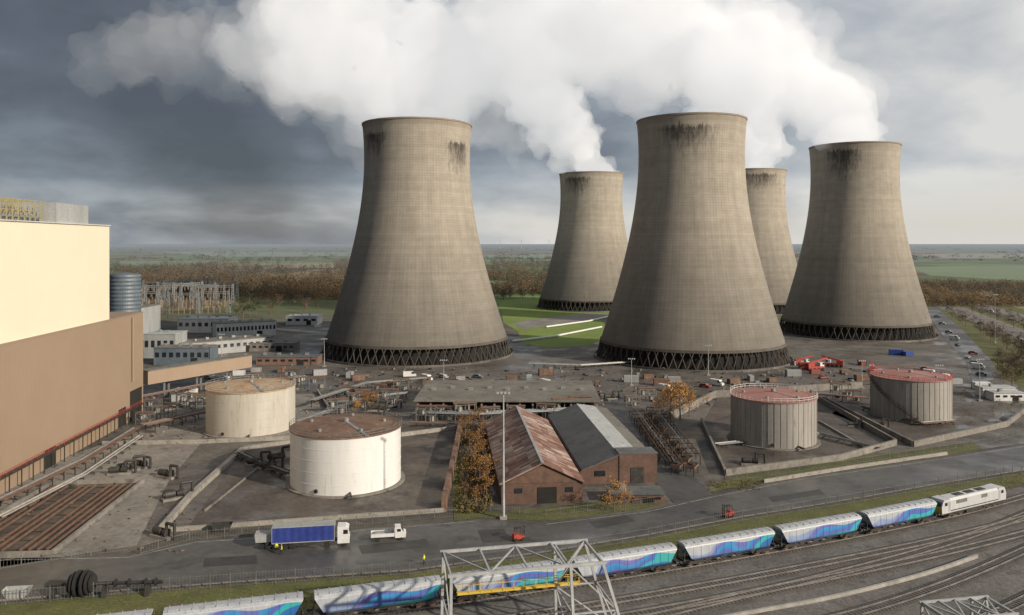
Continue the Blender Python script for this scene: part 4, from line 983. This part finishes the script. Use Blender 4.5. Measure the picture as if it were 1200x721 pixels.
def forklift(loc,rz,lb):
    rt=root('forklift',lb,'forklift',loc,rz)
    b=MB(); b.extr([(-1.1,0.35),(0.9,0.35),(0.9,0.9),(0.1,1.0),(-0.3,1.25),(-1.1,1.2)],-0.6,0.6,axis='y'); b.to('body','red',rt)
    b=MB()
    for xx in(-0.8,0.6):
        for yy in(-0.5,0.5): b.beam((xx,yy,0.9),(xx*0.8,yy,2.2),0.08)
    b.box((-0.1,0,2.22),(1.3,1.15,0.08)); b.to('overhead_guard','darksteel',rt)
    b=MB(); 
    for yy in(-0.35,0.35): b.beam((1.0,yy,0.1),(1.0,yy,2.5),0.12); b.box((1.6,yy,0.12),(1.1,0.12,0.05))
    for zz in(0.5,1.4,2.4): b.box((1.0,0,zz),(0.08,0.8,0.1))
    b.to('mast_and_forks','darksteel',rt)
    wheelset(rt,(0.6,-0.75),0.32,0.55,0.22)
forklift(G(608,633,0.07),math.radians(20),'orange red forklift truck on the asphalt')
forklift(G(853,606,0.07),math.radians(200),'small red forklift at the roadside')
# ------------------------------------------------------------------ rotor
rt=root('turbine_rotor','black turbine rotor with large discs on cradles','turbine rotor',G(96,699),math.radians(4))
b=MB(); b.cyl((-5.2,0,1.9),(12,0,1.9),0.28,n=16)
b.to('shaft','darksteel',rt,smooth=True)
b=MB()
for k,(x_,r_) in enumerate([(-1.6,1.35),(-1.1,1.7),(-0.5,1.95),(0.5,1.95),(1.1,1.7),(1.6,1.35)]): b.cyl((x_-0.14,0,2.0),(x_+0.14,0,2.0),r_,n=36)
for x_ in(5,7,9.5,11.0): b.cyl((x_-0.12,0,1.9),(x_+0.12,0,1.9),0.6,n=20)
b.each('disc','black',rt)
b=MB(); b.cyl((-1.7,0,2.0),(1.7,0,2.0),0.9,n=24); b.to('hub','black',rt)
b=MB()
for x_ in(-4.2,3.4,9.8): b.extr([(-1.0,0),(1.0,0),(0.4,1.6),(-0.4,1.6)],x_-0.25,x_+0.25)
b.each('cradle','darksteel',rt)
for (u,v,mt,lb) in [(20,700,'cladgrey','grey open skip on the asphalt'),(260,622,'darksteel','dark open skip by the bund')]:
    rt=root('waste_skip',lb,'skip',G(u,v),R.uniform(-0.3,0.4),group='skips on the yard')
    b=MB(); pr=[(-1.3,0.2),(1.3,0.2),(1.9,1.4),(-1.9,1.4)]
    b.extr(pr,-0.85,-0.75,axis='y'); b.extr(pr,0.75,0.85,axis='y'); b.beam((-1.3,0,0.2),(1.3,0,0.2),1.6,0.1); b.beam((1.3,0,0.2),(1.9,0,1.4),1.6,0.08); b.beam((-1.3,0,0.2),(-1.9,0,1.4),1.6,0.08)
    b.to('skip_shell',mt,rt)
def mast(loc,h,lb,heads=4,w=0.28):
    rt=root('lighting_mast',lb,'lighting mast',loc,group='tall lighting masts')
    b=MB(); b.cyl((0,0,0.4),(0,0,h),w,w*0.45,n=12); b.to('pole','whitesteel',rt,smooth=True)
    b=MB(); b.box((0,0,0.25),(1.4,1.4,0.5)); b.to('base','concrete',rt)
    b=MB(); b.beam((-1.2,0,h),(1.2,0,h),0.12); b.to('cross_bar','whitesteel',rt)
    b=MB()
    for k in range(heads): b.box((-1.1+k*2.2/(heads-1),-0.25,h+0.2),(0.45,0.35,0.4))
    b.each('floodlight','whitesteel',rt)
mast(G(590,608),24.5,'tall white floodlight mast beside the sheds')
for (u,v,h) in [(1166,402,26),(1148,470,14),(520,454,10),(740,452,10),(830,440,12),(1100,470,12),(260,430,14),(380,430,12),(1010,455,10)]:
    mast(G(u,v),h,'slim lighting mast in the works yard',w=0.16)
# ------------------------------------------------------------------ foreground lattice gantries
def lattice_gantry(loc,rz,W_,D_,Ht,sp,label,deck=True,mw=0.36):
    rt=root('lattice_gantry',label,'steel gantry',loc,rz,group='pale steel lattice gantries')
    T=[(-W_/2,-D_/2),(W_*0.28,-D_/2),(W_/2,-D_/2),(W_/2,D_/2),(W_*0.28,D_/2),(-W_/2,D_/2)]
    B_=[(-W_/2-sp*0.05,-D_/2-sp*0.2),(W_*0.30,-D_/2-sp*0.2),(W_/2+sp,-D_/2-sp*0.2),(W_/2+sp,D_/2+sp*0.2),(W_*0.30,D_/2+sp*0.2),(-W_/2-sp*0.05,D_/2+sp*0.2)]
    def pt(i,f): return Vector((B_[i][0]*(1-f)+T[i][0]*f,B_[i][1]*(1-f)+T[i][1]*f,Ht*f))
    b=MB()
    for i in range(6): b.beam(pt(i,0),pt(i,1),mw)
    b.each('leg','whitesteel',rt)
    b=MB(); lv=[0.0,0.5,1.0]
    for i,j in((1,2),(3,4),(5,0),(1,4),(2,3)):
        for k in range(2):
            b.beam(pt(i,lv[k+1]),pt(j,lv[k+1]),0.2)
            if k%2==0: b.beam(pt(i,lv[k]),pt(j,lv[k+1]),0.16)
            else: b.beam(pt(j,lv[k]),pt(i,lv[k+1]),0.16)
    b.each('brace','whitesteel',rt)
    b=MB()
    for yy in(-D_/2,D_/2): b.beam((-W_/2-0.4,yy,Ht+0.2),(W_/2+0.4,yy,Ht+0.2),mw)
    n=4
    for k in range(n+1):
        xx=-W_/2+W_*k/n; b.beam((xx,-D_/2,Ht+0.2),(xx,D_/2,Ht+0.2),0.24)
        if k<n: b.beam((xx,-D_/2 if k%2 else D_/2,Ht+0.2),(xx+W_/n,D_/2 if k%2 else -D_/2,Ht+0.2),0.18)
    b.to('top_frame','whitesteel',rt)
    if deck:
        b=MB(); b.box((0,1.5,Ht*0.62),(W_*0.85,0.5,0.3))
        for yy in(1.2,1.8):
            b.beam((-W_*0.42,yy,Ht*0.62+1.1),(W_*0.42,yy,Ht*0.62+1.1),0.06)
            for k in range(12): xx=-W_*0.42+k*W_*0.84/11; b.beam((xx,yy,Ht*0.62),(xx,yy,Ht*0.62+1.1),0.05)
        b.to('walkway','yellow',rt)
    return rt
lattice_gantry((1.3,106,0),math.radians(12),20.0,8.0,12.0,3.6,'pale steel lattice gantry with yellow walkway over the tracks')
lattice_gantry((59,103,0),math.radians(10),9.5,5,6.6,1.5,'smaller pale steel lattice gantry beside the tracks',deck=False,mw=0.28)
# ------------------------------------------------------------------ people
def person(loc,rz,lb,stride=0.25):
    vs=[(0,0,0.95),(0,0,1.2),(0,0,1.42),(0,0,1.54),(0,0.02,1.66),(0,0.02,1.76),
        (0.1,0,0.9),(0.12,stride*0.5,0.5),(0.12,stride*0.6,0.08),(0.12,stride*0.6+0.14,0.04),
        (-0.1,0,0.9),(-0.12,-stride*0.3,0.5),(-0.12,-stride,0.1),(-0.12,-stride+0.14,0.04),
        (0.19,0,1.42),(0.25,-0.05,1.15),(0.25,0.08,0.9),(-0.19,0,1.42),(-0.25,0.05,1.15),(-0.24,0.18,0.92)]
    es=[(0,1),(1,2),(2,3),(3,4),(4,5),(0,6),(6,7),(7,8),(8,9),(0,10),(10,11),(11,12),(12,13),(2,14),(14,15),(15,16),(2,17),(17,18),(18,19)]
    rad=[.15,.14,.15,.055,.1,.09,.09,.065,.05,.045,.09,.065,.05,.045,.07,.05,.035,.07,.05,.035]
    me=bpy.data.meshes.new('person'); me.from_pydata(vs,es,[]); me.materials.append(personmat)
    o=bpy.data.objects.new('person',me); COL.objects.link(o); o.location=loc; o.rotation_euler=(0,0,rz)
    o.modifiers.new('skin','SKIN')
    for i,r_ in enumerate(rad): me.skin_vertices[0].data[i].radius=(r_,r_)
    me.skin_vertices[0].data[0].use_root=True
    o.modifiers.new('sub','SUBSURF').levels=1
    tag(o,lb,'person')
m,nt_,b_=newmat('hi_vis_clothed_person')
tcc=N(nt_,'ShaderNodeTexCoord').outputs['Object']; s_=N(nt_,'ShaderNodeSeparateXYZ'); nt_.links.new(tcc,s_.inputs[0])
rr=ramp(nt_,[(0.0,(0.02,0.02,0.03)),(0.46,(0.025,0.03,0.06)),(0.47,(0.62,0.66,0.04)),(0.76,(0.62,0.66,0.04)),(0.77,(0.45,0.3,0.22)),(0.86,(0.8,0.8,0.8))],mth(nt_,'DIVIDE',s_.outputs[2],2.0),'CONSTANT')
nt_.links.new(rr.outputs[0],b_.inputs['Base Color']); personmat=m
try:
    person(G(324,648,0.07),0.4,'person in yellow hi-vis vest walking by lorry')
    person(G(497,662,0.07),1.2,'person in yellow hi-vis vest walking on road')
    person(G(330,650,0.07),2.0,'person in yellow hi-vis vest and dark trousers')
except Exception as ex: print('person fail',ex)
# ------------------------------------------------------------------ trees
def leafmat(name,cols,hz=False):
    m,nt,b=newmat(name); geo=N(nt,'ShaderNodeNewGeometry')
    n=noise(nt,geo.outputs['Position'],0.5 if not hz else 0.02,3 if not hz else 5,0.5 if not hz else 0.7); n_=mth(nt,'ADD',mth(nt,'MULTIPLY',n.outputs[0],0.6 if not hz else 1.1),mth(nt,'MULTIPLY',geo.outputs['Random Per Island'],0.5 if not hz else 0.16))
    r=ramp(nt,[((0.2 if not hz else 0.34)+(0.6 if not hz else 0.5)*i/(len(cols)-1),c) for i,c in enumerate(cols)],n_)
    out=r.outputs[0]
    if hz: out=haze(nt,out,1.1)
    nt.links.new(out,b.inputs['Base Color']); b.inputs['Roughness'].default_value=0.9
    b.inputs['Specular IOR Level'].default_value=0.05
    if hz:
        tr=N(nt,'ShaderNodeBsdfTranslucent'); nt.links.new(out,tr.inputs['Color'])
        mx=N(nt,'ShaderNodeMixShader'); mx.inputs[0].default_value=0.45
        nt.links.new(b.outputs[0],mx.inputs[1]); nt.links.new(tr.outputs[0],mx.inputs[2])
        nt.links.new(mx.outputs[0],nt.nodes['Material Output'].inputs['Surface'])
    return m
M['leaf_o']=leafmat('autumn_orange_leaves',[(0.20,0.09,0.025),(0.38,0.19,0.055),(0.50,0.29,0.09)])
M['leaf_r']=leafmat('rusty_birch_leaves',[(0.13,0.07,0.03),(0.27,0.14,0.05),(0.37,0.20,0.07)])
M['leaf_b']=leafmat('bare_brown_twigs',[(0.06,0.046,0.034),(0.10,0.077,0.055),(0.15,0.11,0.08)])
M['leaf_g']=leafmat('dark_green_leaves',[(0.012,0.02,0.01),(0.03,0.045,0.018),(0.06,0.075,0.03)])
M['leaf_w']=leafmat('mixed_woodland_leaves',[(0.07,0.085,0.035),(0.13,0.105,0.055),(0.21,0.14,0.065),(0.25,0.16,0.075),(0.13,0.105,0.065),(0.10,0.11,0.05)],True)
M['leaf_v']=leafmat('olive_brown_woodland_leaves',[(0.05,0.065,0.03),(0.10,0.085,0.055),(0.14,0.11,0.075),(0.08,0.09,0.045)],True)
M['leaf_s']=leafmat('scrub_leaves',[(0.045,0.045,0.02),(0.10,0.085,0.035),(0.17,0.12,0.05)])
M['bark']=weathered('bark',(0.10,0.08,0.065),(0.17,0.14,0.115),2.0,0.9)
def tree(loc,h,mat,label,rr_=0.3,seed=0,nl=650,lf=1.0):
    q=random.Random(seed); rt=root('tree',label,'tree',loc,q.uniform(0,6),group='trees around the works')
    b=MB(); b.cyl((0,0,0),(0,0,h*0.5),h*0.022,h*0.013,n=7); b.cyl((0,0,h*0.5),(0.1,0,h*0.93),h*0.013,h*0.003,n=6)
    tips=[]
    for k in range(13):
        z0=h*q.uniform(0.22,0.8); a=k*2.4+q.uniform(-.4,.4); l=h*rr_*q.uniform(0.5,1.0)*(1.15-0.7*z0/h)*1.4
        e=Vector((math.cos(a)*l,math.sin(a)*l,z0+l*q.uniform(0.5,0.9))); b.cyl((0,0,z0),e,h*0.008,h*0.002,n=5); tips+=[(e,l),(e*0.55+Vector((0,0,z0*0.45)),l)]
    tips.append((Vector((0,0,h*0.92)),h*0.15))
    b.to('trunk','bark',rt)
    c=MB()
    for i in range(nl):
        e,l=q.choice(tips); d=Vector((q.gauss(0,1),q.gauss(0,1),q.gauss(0,0.9)))*(h*0.055)
        p=e+d; s_=q.uniform(0.010,0.024)*h*lf
        u=Vector((q.gauss(0,1),q.gauss(0,1),q.gauss(0,1))).normalized(); v=u.orthogonal().normalized()
        c.add([p+u*s_,p+v*s_*0.7,p-u*s_,p-v*s_*0.7],[(0,1,2,3)])
    c.to('crown',mat,rt,fix=False)
    return rt
to=tree(G(797,492),12.5,'leaf_o','golden orange autumn tree beside bund wall',0.30,1,850,1.0)
t2=tree(G(562,575),8.0,'leaf_r','rusty orange birch beside rusty shed',0.22,2,520,0.95)
t3=tree(G(720,600),6.5,'leaf_o','rounded orange autumn bush by brick wall',0.38,3,750,0.95)
t4=tree(G(285,372),16,'leaf_g','dark green tree among works buildings',0.34,4)
t5=tree(G(1186,452),10,'leaf_b','bare brown tree by the cabins',0.36,5,700,0.9)
for (u,v,sc_) in [(778,494,0.75),(808,488,0.75),(786,490,0.9),(770,492,0.6),(428,484,0.6),(437,480,0.5),(418,486,0.4)]: clone(to,G(u,v),R.uniform(0,6),sc_)
for (u,v,sc_) in [(545,520,1.0),(552,505,0.8),(560,540,1.0),(556,556,0.9),(570,590,0.8),(548,570,0.7),(566,520,0.8),(562,505,0.9),(545,590,0.6),(570,560,0.7),(558,595,0.6),(550,535,0.9),(566,548,0.9),(572,575,1.0),(540,510,0.8)]: clone(t2,G(u,v),R.uniform(0,6),sc_)
for (u,v,sc_) in [(732,600,0.7),(712,600,0.5),(828,474,0.5)]: clone(t3,G(u,v),R.uniform(0,6),sc_)
for (u,v,sc_) in [(292,372,1.1),(278,375,0.9),(300,370,0.8),(1195,445,0.4),(160,380,0.7),(318,366,0.6),(345,362,0.6),(590,352,0.6),(575,356,0.7),(610,349,0.5)]: clone(t4,G(u,v),R.uniform(0,6),sc_)
# belt of bare trees lining the road beside the towers
for i in range(70):
    t_=R.random(); u=1108+t_*115+R.uniform(-3,3); v=360+t_*52+R.choice([14,17,21,-14,-17])*(0.4+0.7*t_)+R.uniform(-1.5,1.5)
    clone(t5,G(u,v),R.uniform(0,6),R.uniform(0.5,0.95))
for i in range(22):
    clone(t5,G(R.uniform(1168,1225),R.uniform(420,452)),R.uniform(0,6),R.uniform(0.4,0.8))
for i in range(34):
    clone(t5,G(R.uniform(165,380),R.uniform(350,374)),R.uniform(0,6),R.uniform(0.7,1.2))
for i in range(14):
    clone(t5,G(R.uniform(575,650),R.uniform(343,352)),R.uniform(0,6),R.uniform(0.8,1.3))
def foliage_mass(name,label,pts,mat,seed,quads=16,leaf=0.22,wide=0.45,outw=False):
    q=random.Random(seed); c=MB()
    V=[];Fc=[]
    for (x_,y_,h_) in pts:
        cen=Vector((x_,y_,h_*0.25)); wq=wide*q.uniform(0.7,1.2)
        for i in range(quads):
            a=q.uniform(0,6.28); e=q.uniform(0,1); rr2=h_*wq*math.sqrt(q.random())
            p=Vector((x_+math.cos(a)*rr2,y_+math.sin(a)*rr2,h_*(0.10+0.85*e*(1-0.6*(rr2/(h_*wq))**2))))
            s_=h_*leaf*q.uniform(0.5,1.0)
            if outw:
                n_=((p-cen).normalized()+Vector((0,0,0.5))+Vector((q.gauss(0,.5),q.gauss(0,.5),q.gauss(0,.5)))).normalized()
                u=n_.orthogonal().normalized(); v=n_.cross(u)
                a2=q.uniform(0,3.1); u,v=u*math.cos(a2)+v*math.sin(a2),v*math.cos(a2)-u*math.sin(a2)
            else:
                u=Vector((q.gauss(0,1),q.gauss(0,1),q.gauss(0,1))).normalized(); v=u.orthogonal().normalized()
            o=len(V); V+=[p+u*s_,p+v*s_*0.8,p-u*s_*0.9,p-v*s_*0.8]; Fc.append((o,o+1,o+2,o+3))
    c.add(V,Fc)
    o=c.to(name,mat,fix=False); return tag(o,label,'woodland' if 'wood' in name else 'plant',kind='stuff')
def scatter(u0,u1,v0,v1,n,h0,h1,seed,thr=None):
    q=random.Random(seed); out=[]
    for i in range(n):
        u=q.uniform(u0,u1); v=q.uniform(v0,v1); p=G(u,v)
        if thr is not None and mnoise.noise(Vector((p.x*0.006,p.y*0.0022,seed)))<thr: continue
        out.append((p.x,p.y,h0+(h1-h0)*q.random()**1.8))
    return out
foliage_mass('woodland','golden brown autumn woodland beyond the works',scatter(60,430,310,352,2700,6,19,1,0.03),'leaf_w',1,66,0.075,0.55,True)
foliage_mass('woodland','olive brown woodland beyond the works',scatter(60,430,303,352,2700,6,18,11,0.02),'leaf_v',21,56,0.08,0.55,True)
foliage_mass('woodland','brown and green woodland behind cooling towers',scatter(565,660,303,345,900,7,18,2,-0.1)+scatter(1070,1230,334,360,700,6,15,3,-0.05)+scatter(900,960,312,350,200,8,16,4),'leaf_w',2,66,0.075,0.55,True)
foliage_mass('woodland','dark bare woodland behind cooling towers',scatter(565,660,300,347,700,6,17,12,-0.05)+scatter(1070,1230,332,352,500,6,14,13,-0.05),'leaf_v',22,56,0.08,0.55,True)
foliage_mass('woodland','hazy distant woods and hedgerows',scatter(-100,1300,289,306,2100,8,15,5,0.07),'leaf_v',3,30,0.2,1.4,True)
foliage_mass('scrub','low brown and green scrub by the sheds',scatter(535,575,500,602,260,1.0,2.8,6)+scatter(826,900,565,575,40,0.8,1.5,7)+scatter(1120,1215,455,500,100,0.8,2.0,9)+scatter(1170,1235,415,450,160,1.0,3.0,10),'leaf_s',4,26,0.13)
tf=[]
for i in range(700):
    p,t=at(R.uniform(20,cum[-1]-10)); o_=-R.uniform(3.5,9.5); tf.append((p.x+t.y*o_,p.y-t.x*o_,R.uniform(0.3,1.0)))
foliage_mass('trackside_weeds','tufts of dead grass and weeds beside the railway',tf,'leaf_s',8,14,0.16,0.7)
# ------------------------------------------------------------------ distant turbines & pylons
M['hazysteel']=weathered('hazy_steel',(0.17,0.18,0.19),(0.24,0.25,0.26),0.5,0.7)  # far pylon and turbine greys with the distance haze put into the colour
M['hazywhite']=weathered('hazy_white',(0.36,0.38,0.40),(0.40,0.42,0.44),0.5,0.7)
wt=root('wind_turbine','distant white wind turbine on horizon','wind turbine',(-110,7200,0),group='distant wind turbines')
b=MB(); b.cyl((0,0,0),(0,0,80),2.0,1.2,n=10); b.to('tower','hazywhite',wt)
b=MB(); b.box((0,-1,81),(3.5,9,3.5)); b.to('nacelle','hazywhite',wt)
b=MB()
for k in range(3):
    a=0.5+k*2.094; d=Vector((math.sin(a),0,math.cos(a))); b.beam(Vector((0,-6,81)),Vector((0,-6,81))+d*42,2.0,0.8)
b.each('blade','hazywhite',wt)
for (x_,y_) in [(90,7600),(330,7100),(3300,8000)]: clone(wt,(x_,y_,0),0)
py=root('electricity_pylon','steel lattice electricity pylon across the fields','pylon',G(258,318),0,group='electricity pylons')
b=MB()
for (dx,dy) in((-1,-1),(1,-1),(1,1),(-1,1)): b.beam((dx*4,dy*4,0),(dx*0.7,dy*0.7,44),0.4)
for k in range(8):
    z0=k*5;z1=z0+5;a0=4-3.3*z0/44;a1=4-3.3*z1/44; b.beam((-a0,-a0,z0),(a1,-a1,z1),0.25); b.beam((a0,-a0,z0),(-a1,-a1,z1),0.25)
b.to('lattice_tower','hazysteel',py)
b=MB()
for zz,l in((28,9),(35,7),(41,5)): b.beam((-l,0,zz),(l,0,zz),0.5)
b.each('cross_arm','hazysteel',py)
for (u,v) in [(165,318),(320,313),(395,310),(600,310)]: clone(py,G(u,v),0.1)
# ------------------------------------------------------------------ steam
def steammat(dens,em):
    m=bpy.data.materials.new('steam_volume'); m.use_nodes=True; nt=m.node_tree
    for n in list(nt.nodes): nt.nodes.remove(n)
    o=N(nt,'ShaderNodeOutputMaterial'); v=N(nt,'ShaderNodeVolumePrincipled')
    v.inputs['Color'].default_value=(1,1,1,1); v.inputs['Density'].default_value=dens; v.inputs['Anisotropy'].default_value=0.0
    v.inputs['Emission Strength'].default_value=dens*em; v.inputs['Emission Color'].default_value=(0.99,0.985,0.975,1)  # glow added in place of light scattered many times inside the steam
    nt.links.new(v.outputs[0],o.inputs['Volume']); return m
def plume(keys,label,seed,dens,em=0.43,vox=3.0,per=5,name='steam_plume',disp=10,nsc=18,spread=0.82,disp2=5,nsc2=7):
    q=random.Random(seed); bm=bmesh.new()
    def ball(c,r):
        M4=Matrix.Translation(c)@Matrix.Rotation(q.uniform(0,3),4,'Z')@Matrix.Rotation(q.uniform(0,3),4,'X')@Matrix.Diagonal((q.uniform(0.8,1.25),q.uniform(0.8,1.1),q.uniform(0.75,1.0),1))
        bmesh.ops.create_icosphere(bm,subdivisions=2,radius=r,matrix=M4)
    for i in range(len(keys)-1):
        (p0,r0),(p1,r1)=keys[i],keys[i+1]
        L=(p1-p0).length; n=max(2,int(L/(min(r0,r1)*0.5)))
        for k in range(n):
            t=k/n; c=p0.lerp(p1,t); r_=r0+(r1-r0)*t
            c=c+Vector((q.gauss(0,1),q.gauss(0,1),q.gauss(0,1)))*r_*0.10
            ball(c,r_*0.8)
            for j in range(per):
                d=Vector((q.gauss(0,1),q.gauss(0,1),q.gauss(0,1))).normalized()
                rr2=r_*q.uniform(0.22,0.45); ball(c+d*(r_*spread),rr2)
                for jj in range(2):
                    d2=(d+Vector((q.gauss(0,.7),q.gauss(0,.7),q.gauss(0,.7)))).normalized(); ball(c+d*(r_*spread)+d2*rr2*0.7,rr2*q.uniform(.35,.6))
    me=bpy.data.meshes.new(name); bm.to_mesh(me); bm.free(); me.materials.append(steammat(dens,em))
    o=bpy.data.objects.new(name,me); COL.objects.link(o)
    r=o.modifiers.new('r','REMESH'); r.mode='VOXEL'; r.voxel_size=vox
    sm=o.modifiers.new('s','SMOOTH'); sm.factor=0.5; sm.iterations=3
    for j,(ds,ns_) in enumerate(((disp,nsc),(disp2,nsc2))):
        tx=bpy.data.textures.new('st%d_%d'%(seed,j),'CLOUDS'); tx.noise_scale=ns_; tx.noise_depth=4
        d=o.modifiers.new('d%d'%j,'DISPLACE'); d.texture=tx; d.strength=ds; d.mid_level=0.5; d.texture_coords='GLOBAL'
    return tag(o,label,'steam',kind='stuff')
def K(u,v,Y,r): return (GZ(u,v,Y),r)
def grow(ks,f,skip=0): return [(p,r*f) for p,r in ks[skip:]]
k1=[(Vector((205,478,109)),18),K(1000,158,478,20),K(975,128,482,23),K(935,105,486,28),K(885,85,490,32),K(820,70,495,34)]
k2=[(Vector((66.5,668,109)),20),K(684,178,664,24),K(664,150,655,29),K(640,120,645,34),K(610,90,640,38)]
k3=[(Vector((193,641,109)),18),K(890,170,640,26),K(872,140,640,30),K(830,110,640,34)]
k4=[K(920,85,500,24),K(850,50,520,38),K(770,30,540,50),K(680,10,560,55),K(590,-10,570,56)]
k5=[K(630,95,640,36),K(575,60,630,50),K(510,65,600,52),K(460,85,590,46),K(410,50,580,52),K(340,20,570,50)]
plume(k1,'dense white steam leaving a cooling tower',1,0.040,vox=2.2,disp=8,nsc=12,disp2=4,nsc2=5)
plume(k2,'dense white steam rising from a distant tower',2,0.034,vox=2.6,disp=10,nsc=14)
plume(k3,'dense white steam rising behind a cooling tower',3,0.034,vox=2.6,disp=10,nsc=14)
plume(k4,'broad drifting bank of white steam',4,0.018,disp=24,nsc=30,name='steam_cloud',disp2=9,nsc2=9)
plume(k5,'broad billowing cloud of steam',5,0.017,disp=24,nsc=30,name='steam_cloud',disp2=9,nsc2=9)
plume(grow(k4,1.22),'thin veil of steam around a cloud bank',14,0.008,vox=3.8,disp=34,nsc=34,name='steam_veil',disp2=12,nsc2=10,spread=0.8)
plume(grow(k5,1.22),'thin veil of steam around a cloud bank',15,0.007,vox=3.8,disp=34,nsc=34,name='steam_veil',disp2=12,nsc2=10,spread=0.8)
plume(grow(k1,1.22,1),'thin veil of steam around a plume',16,0.012,vox=3.2,disp=14,nsc=16,name='steam_veil',disp2=6,nsc2=6,spread=0.8)
plume([K(600,165,720,20),K(575,140,710,28),K(540,120,700,36),K(480,125,690,44),K(410,115,680,46),K(350,80,670,50),K(280,45,660,46)],'thin grey steam drifting behind a tower',6,0.007,em=0.32,vox=3.6,disp=30,nsc=36,name='steam_cloud',spread=0.85,disp2=12,nsc2=12)
plume([K(360,60,620,50),K(280,40,620,44),K(210,55,620,38),K(150,75,620,32),K(100,70,620,22)],'faint wisps of dispersing steam',7,0.0042,em=0.26,vox=3.8,disp=40,nsc=40,name='steam_wisp',spread=0.75,disp2=12,nsc2=14)
plume([K(740,100,700,44),K(800,60,690,50),K(900,50,690,34),K(960,95,680,22)],'thin bank of steam behind towers',8,0.008,em=0.36,vox=3.6,disp=26,nsc=34,name='steam_cloud',spread=0.85,disp2=12,nsc2=12)
print('done')
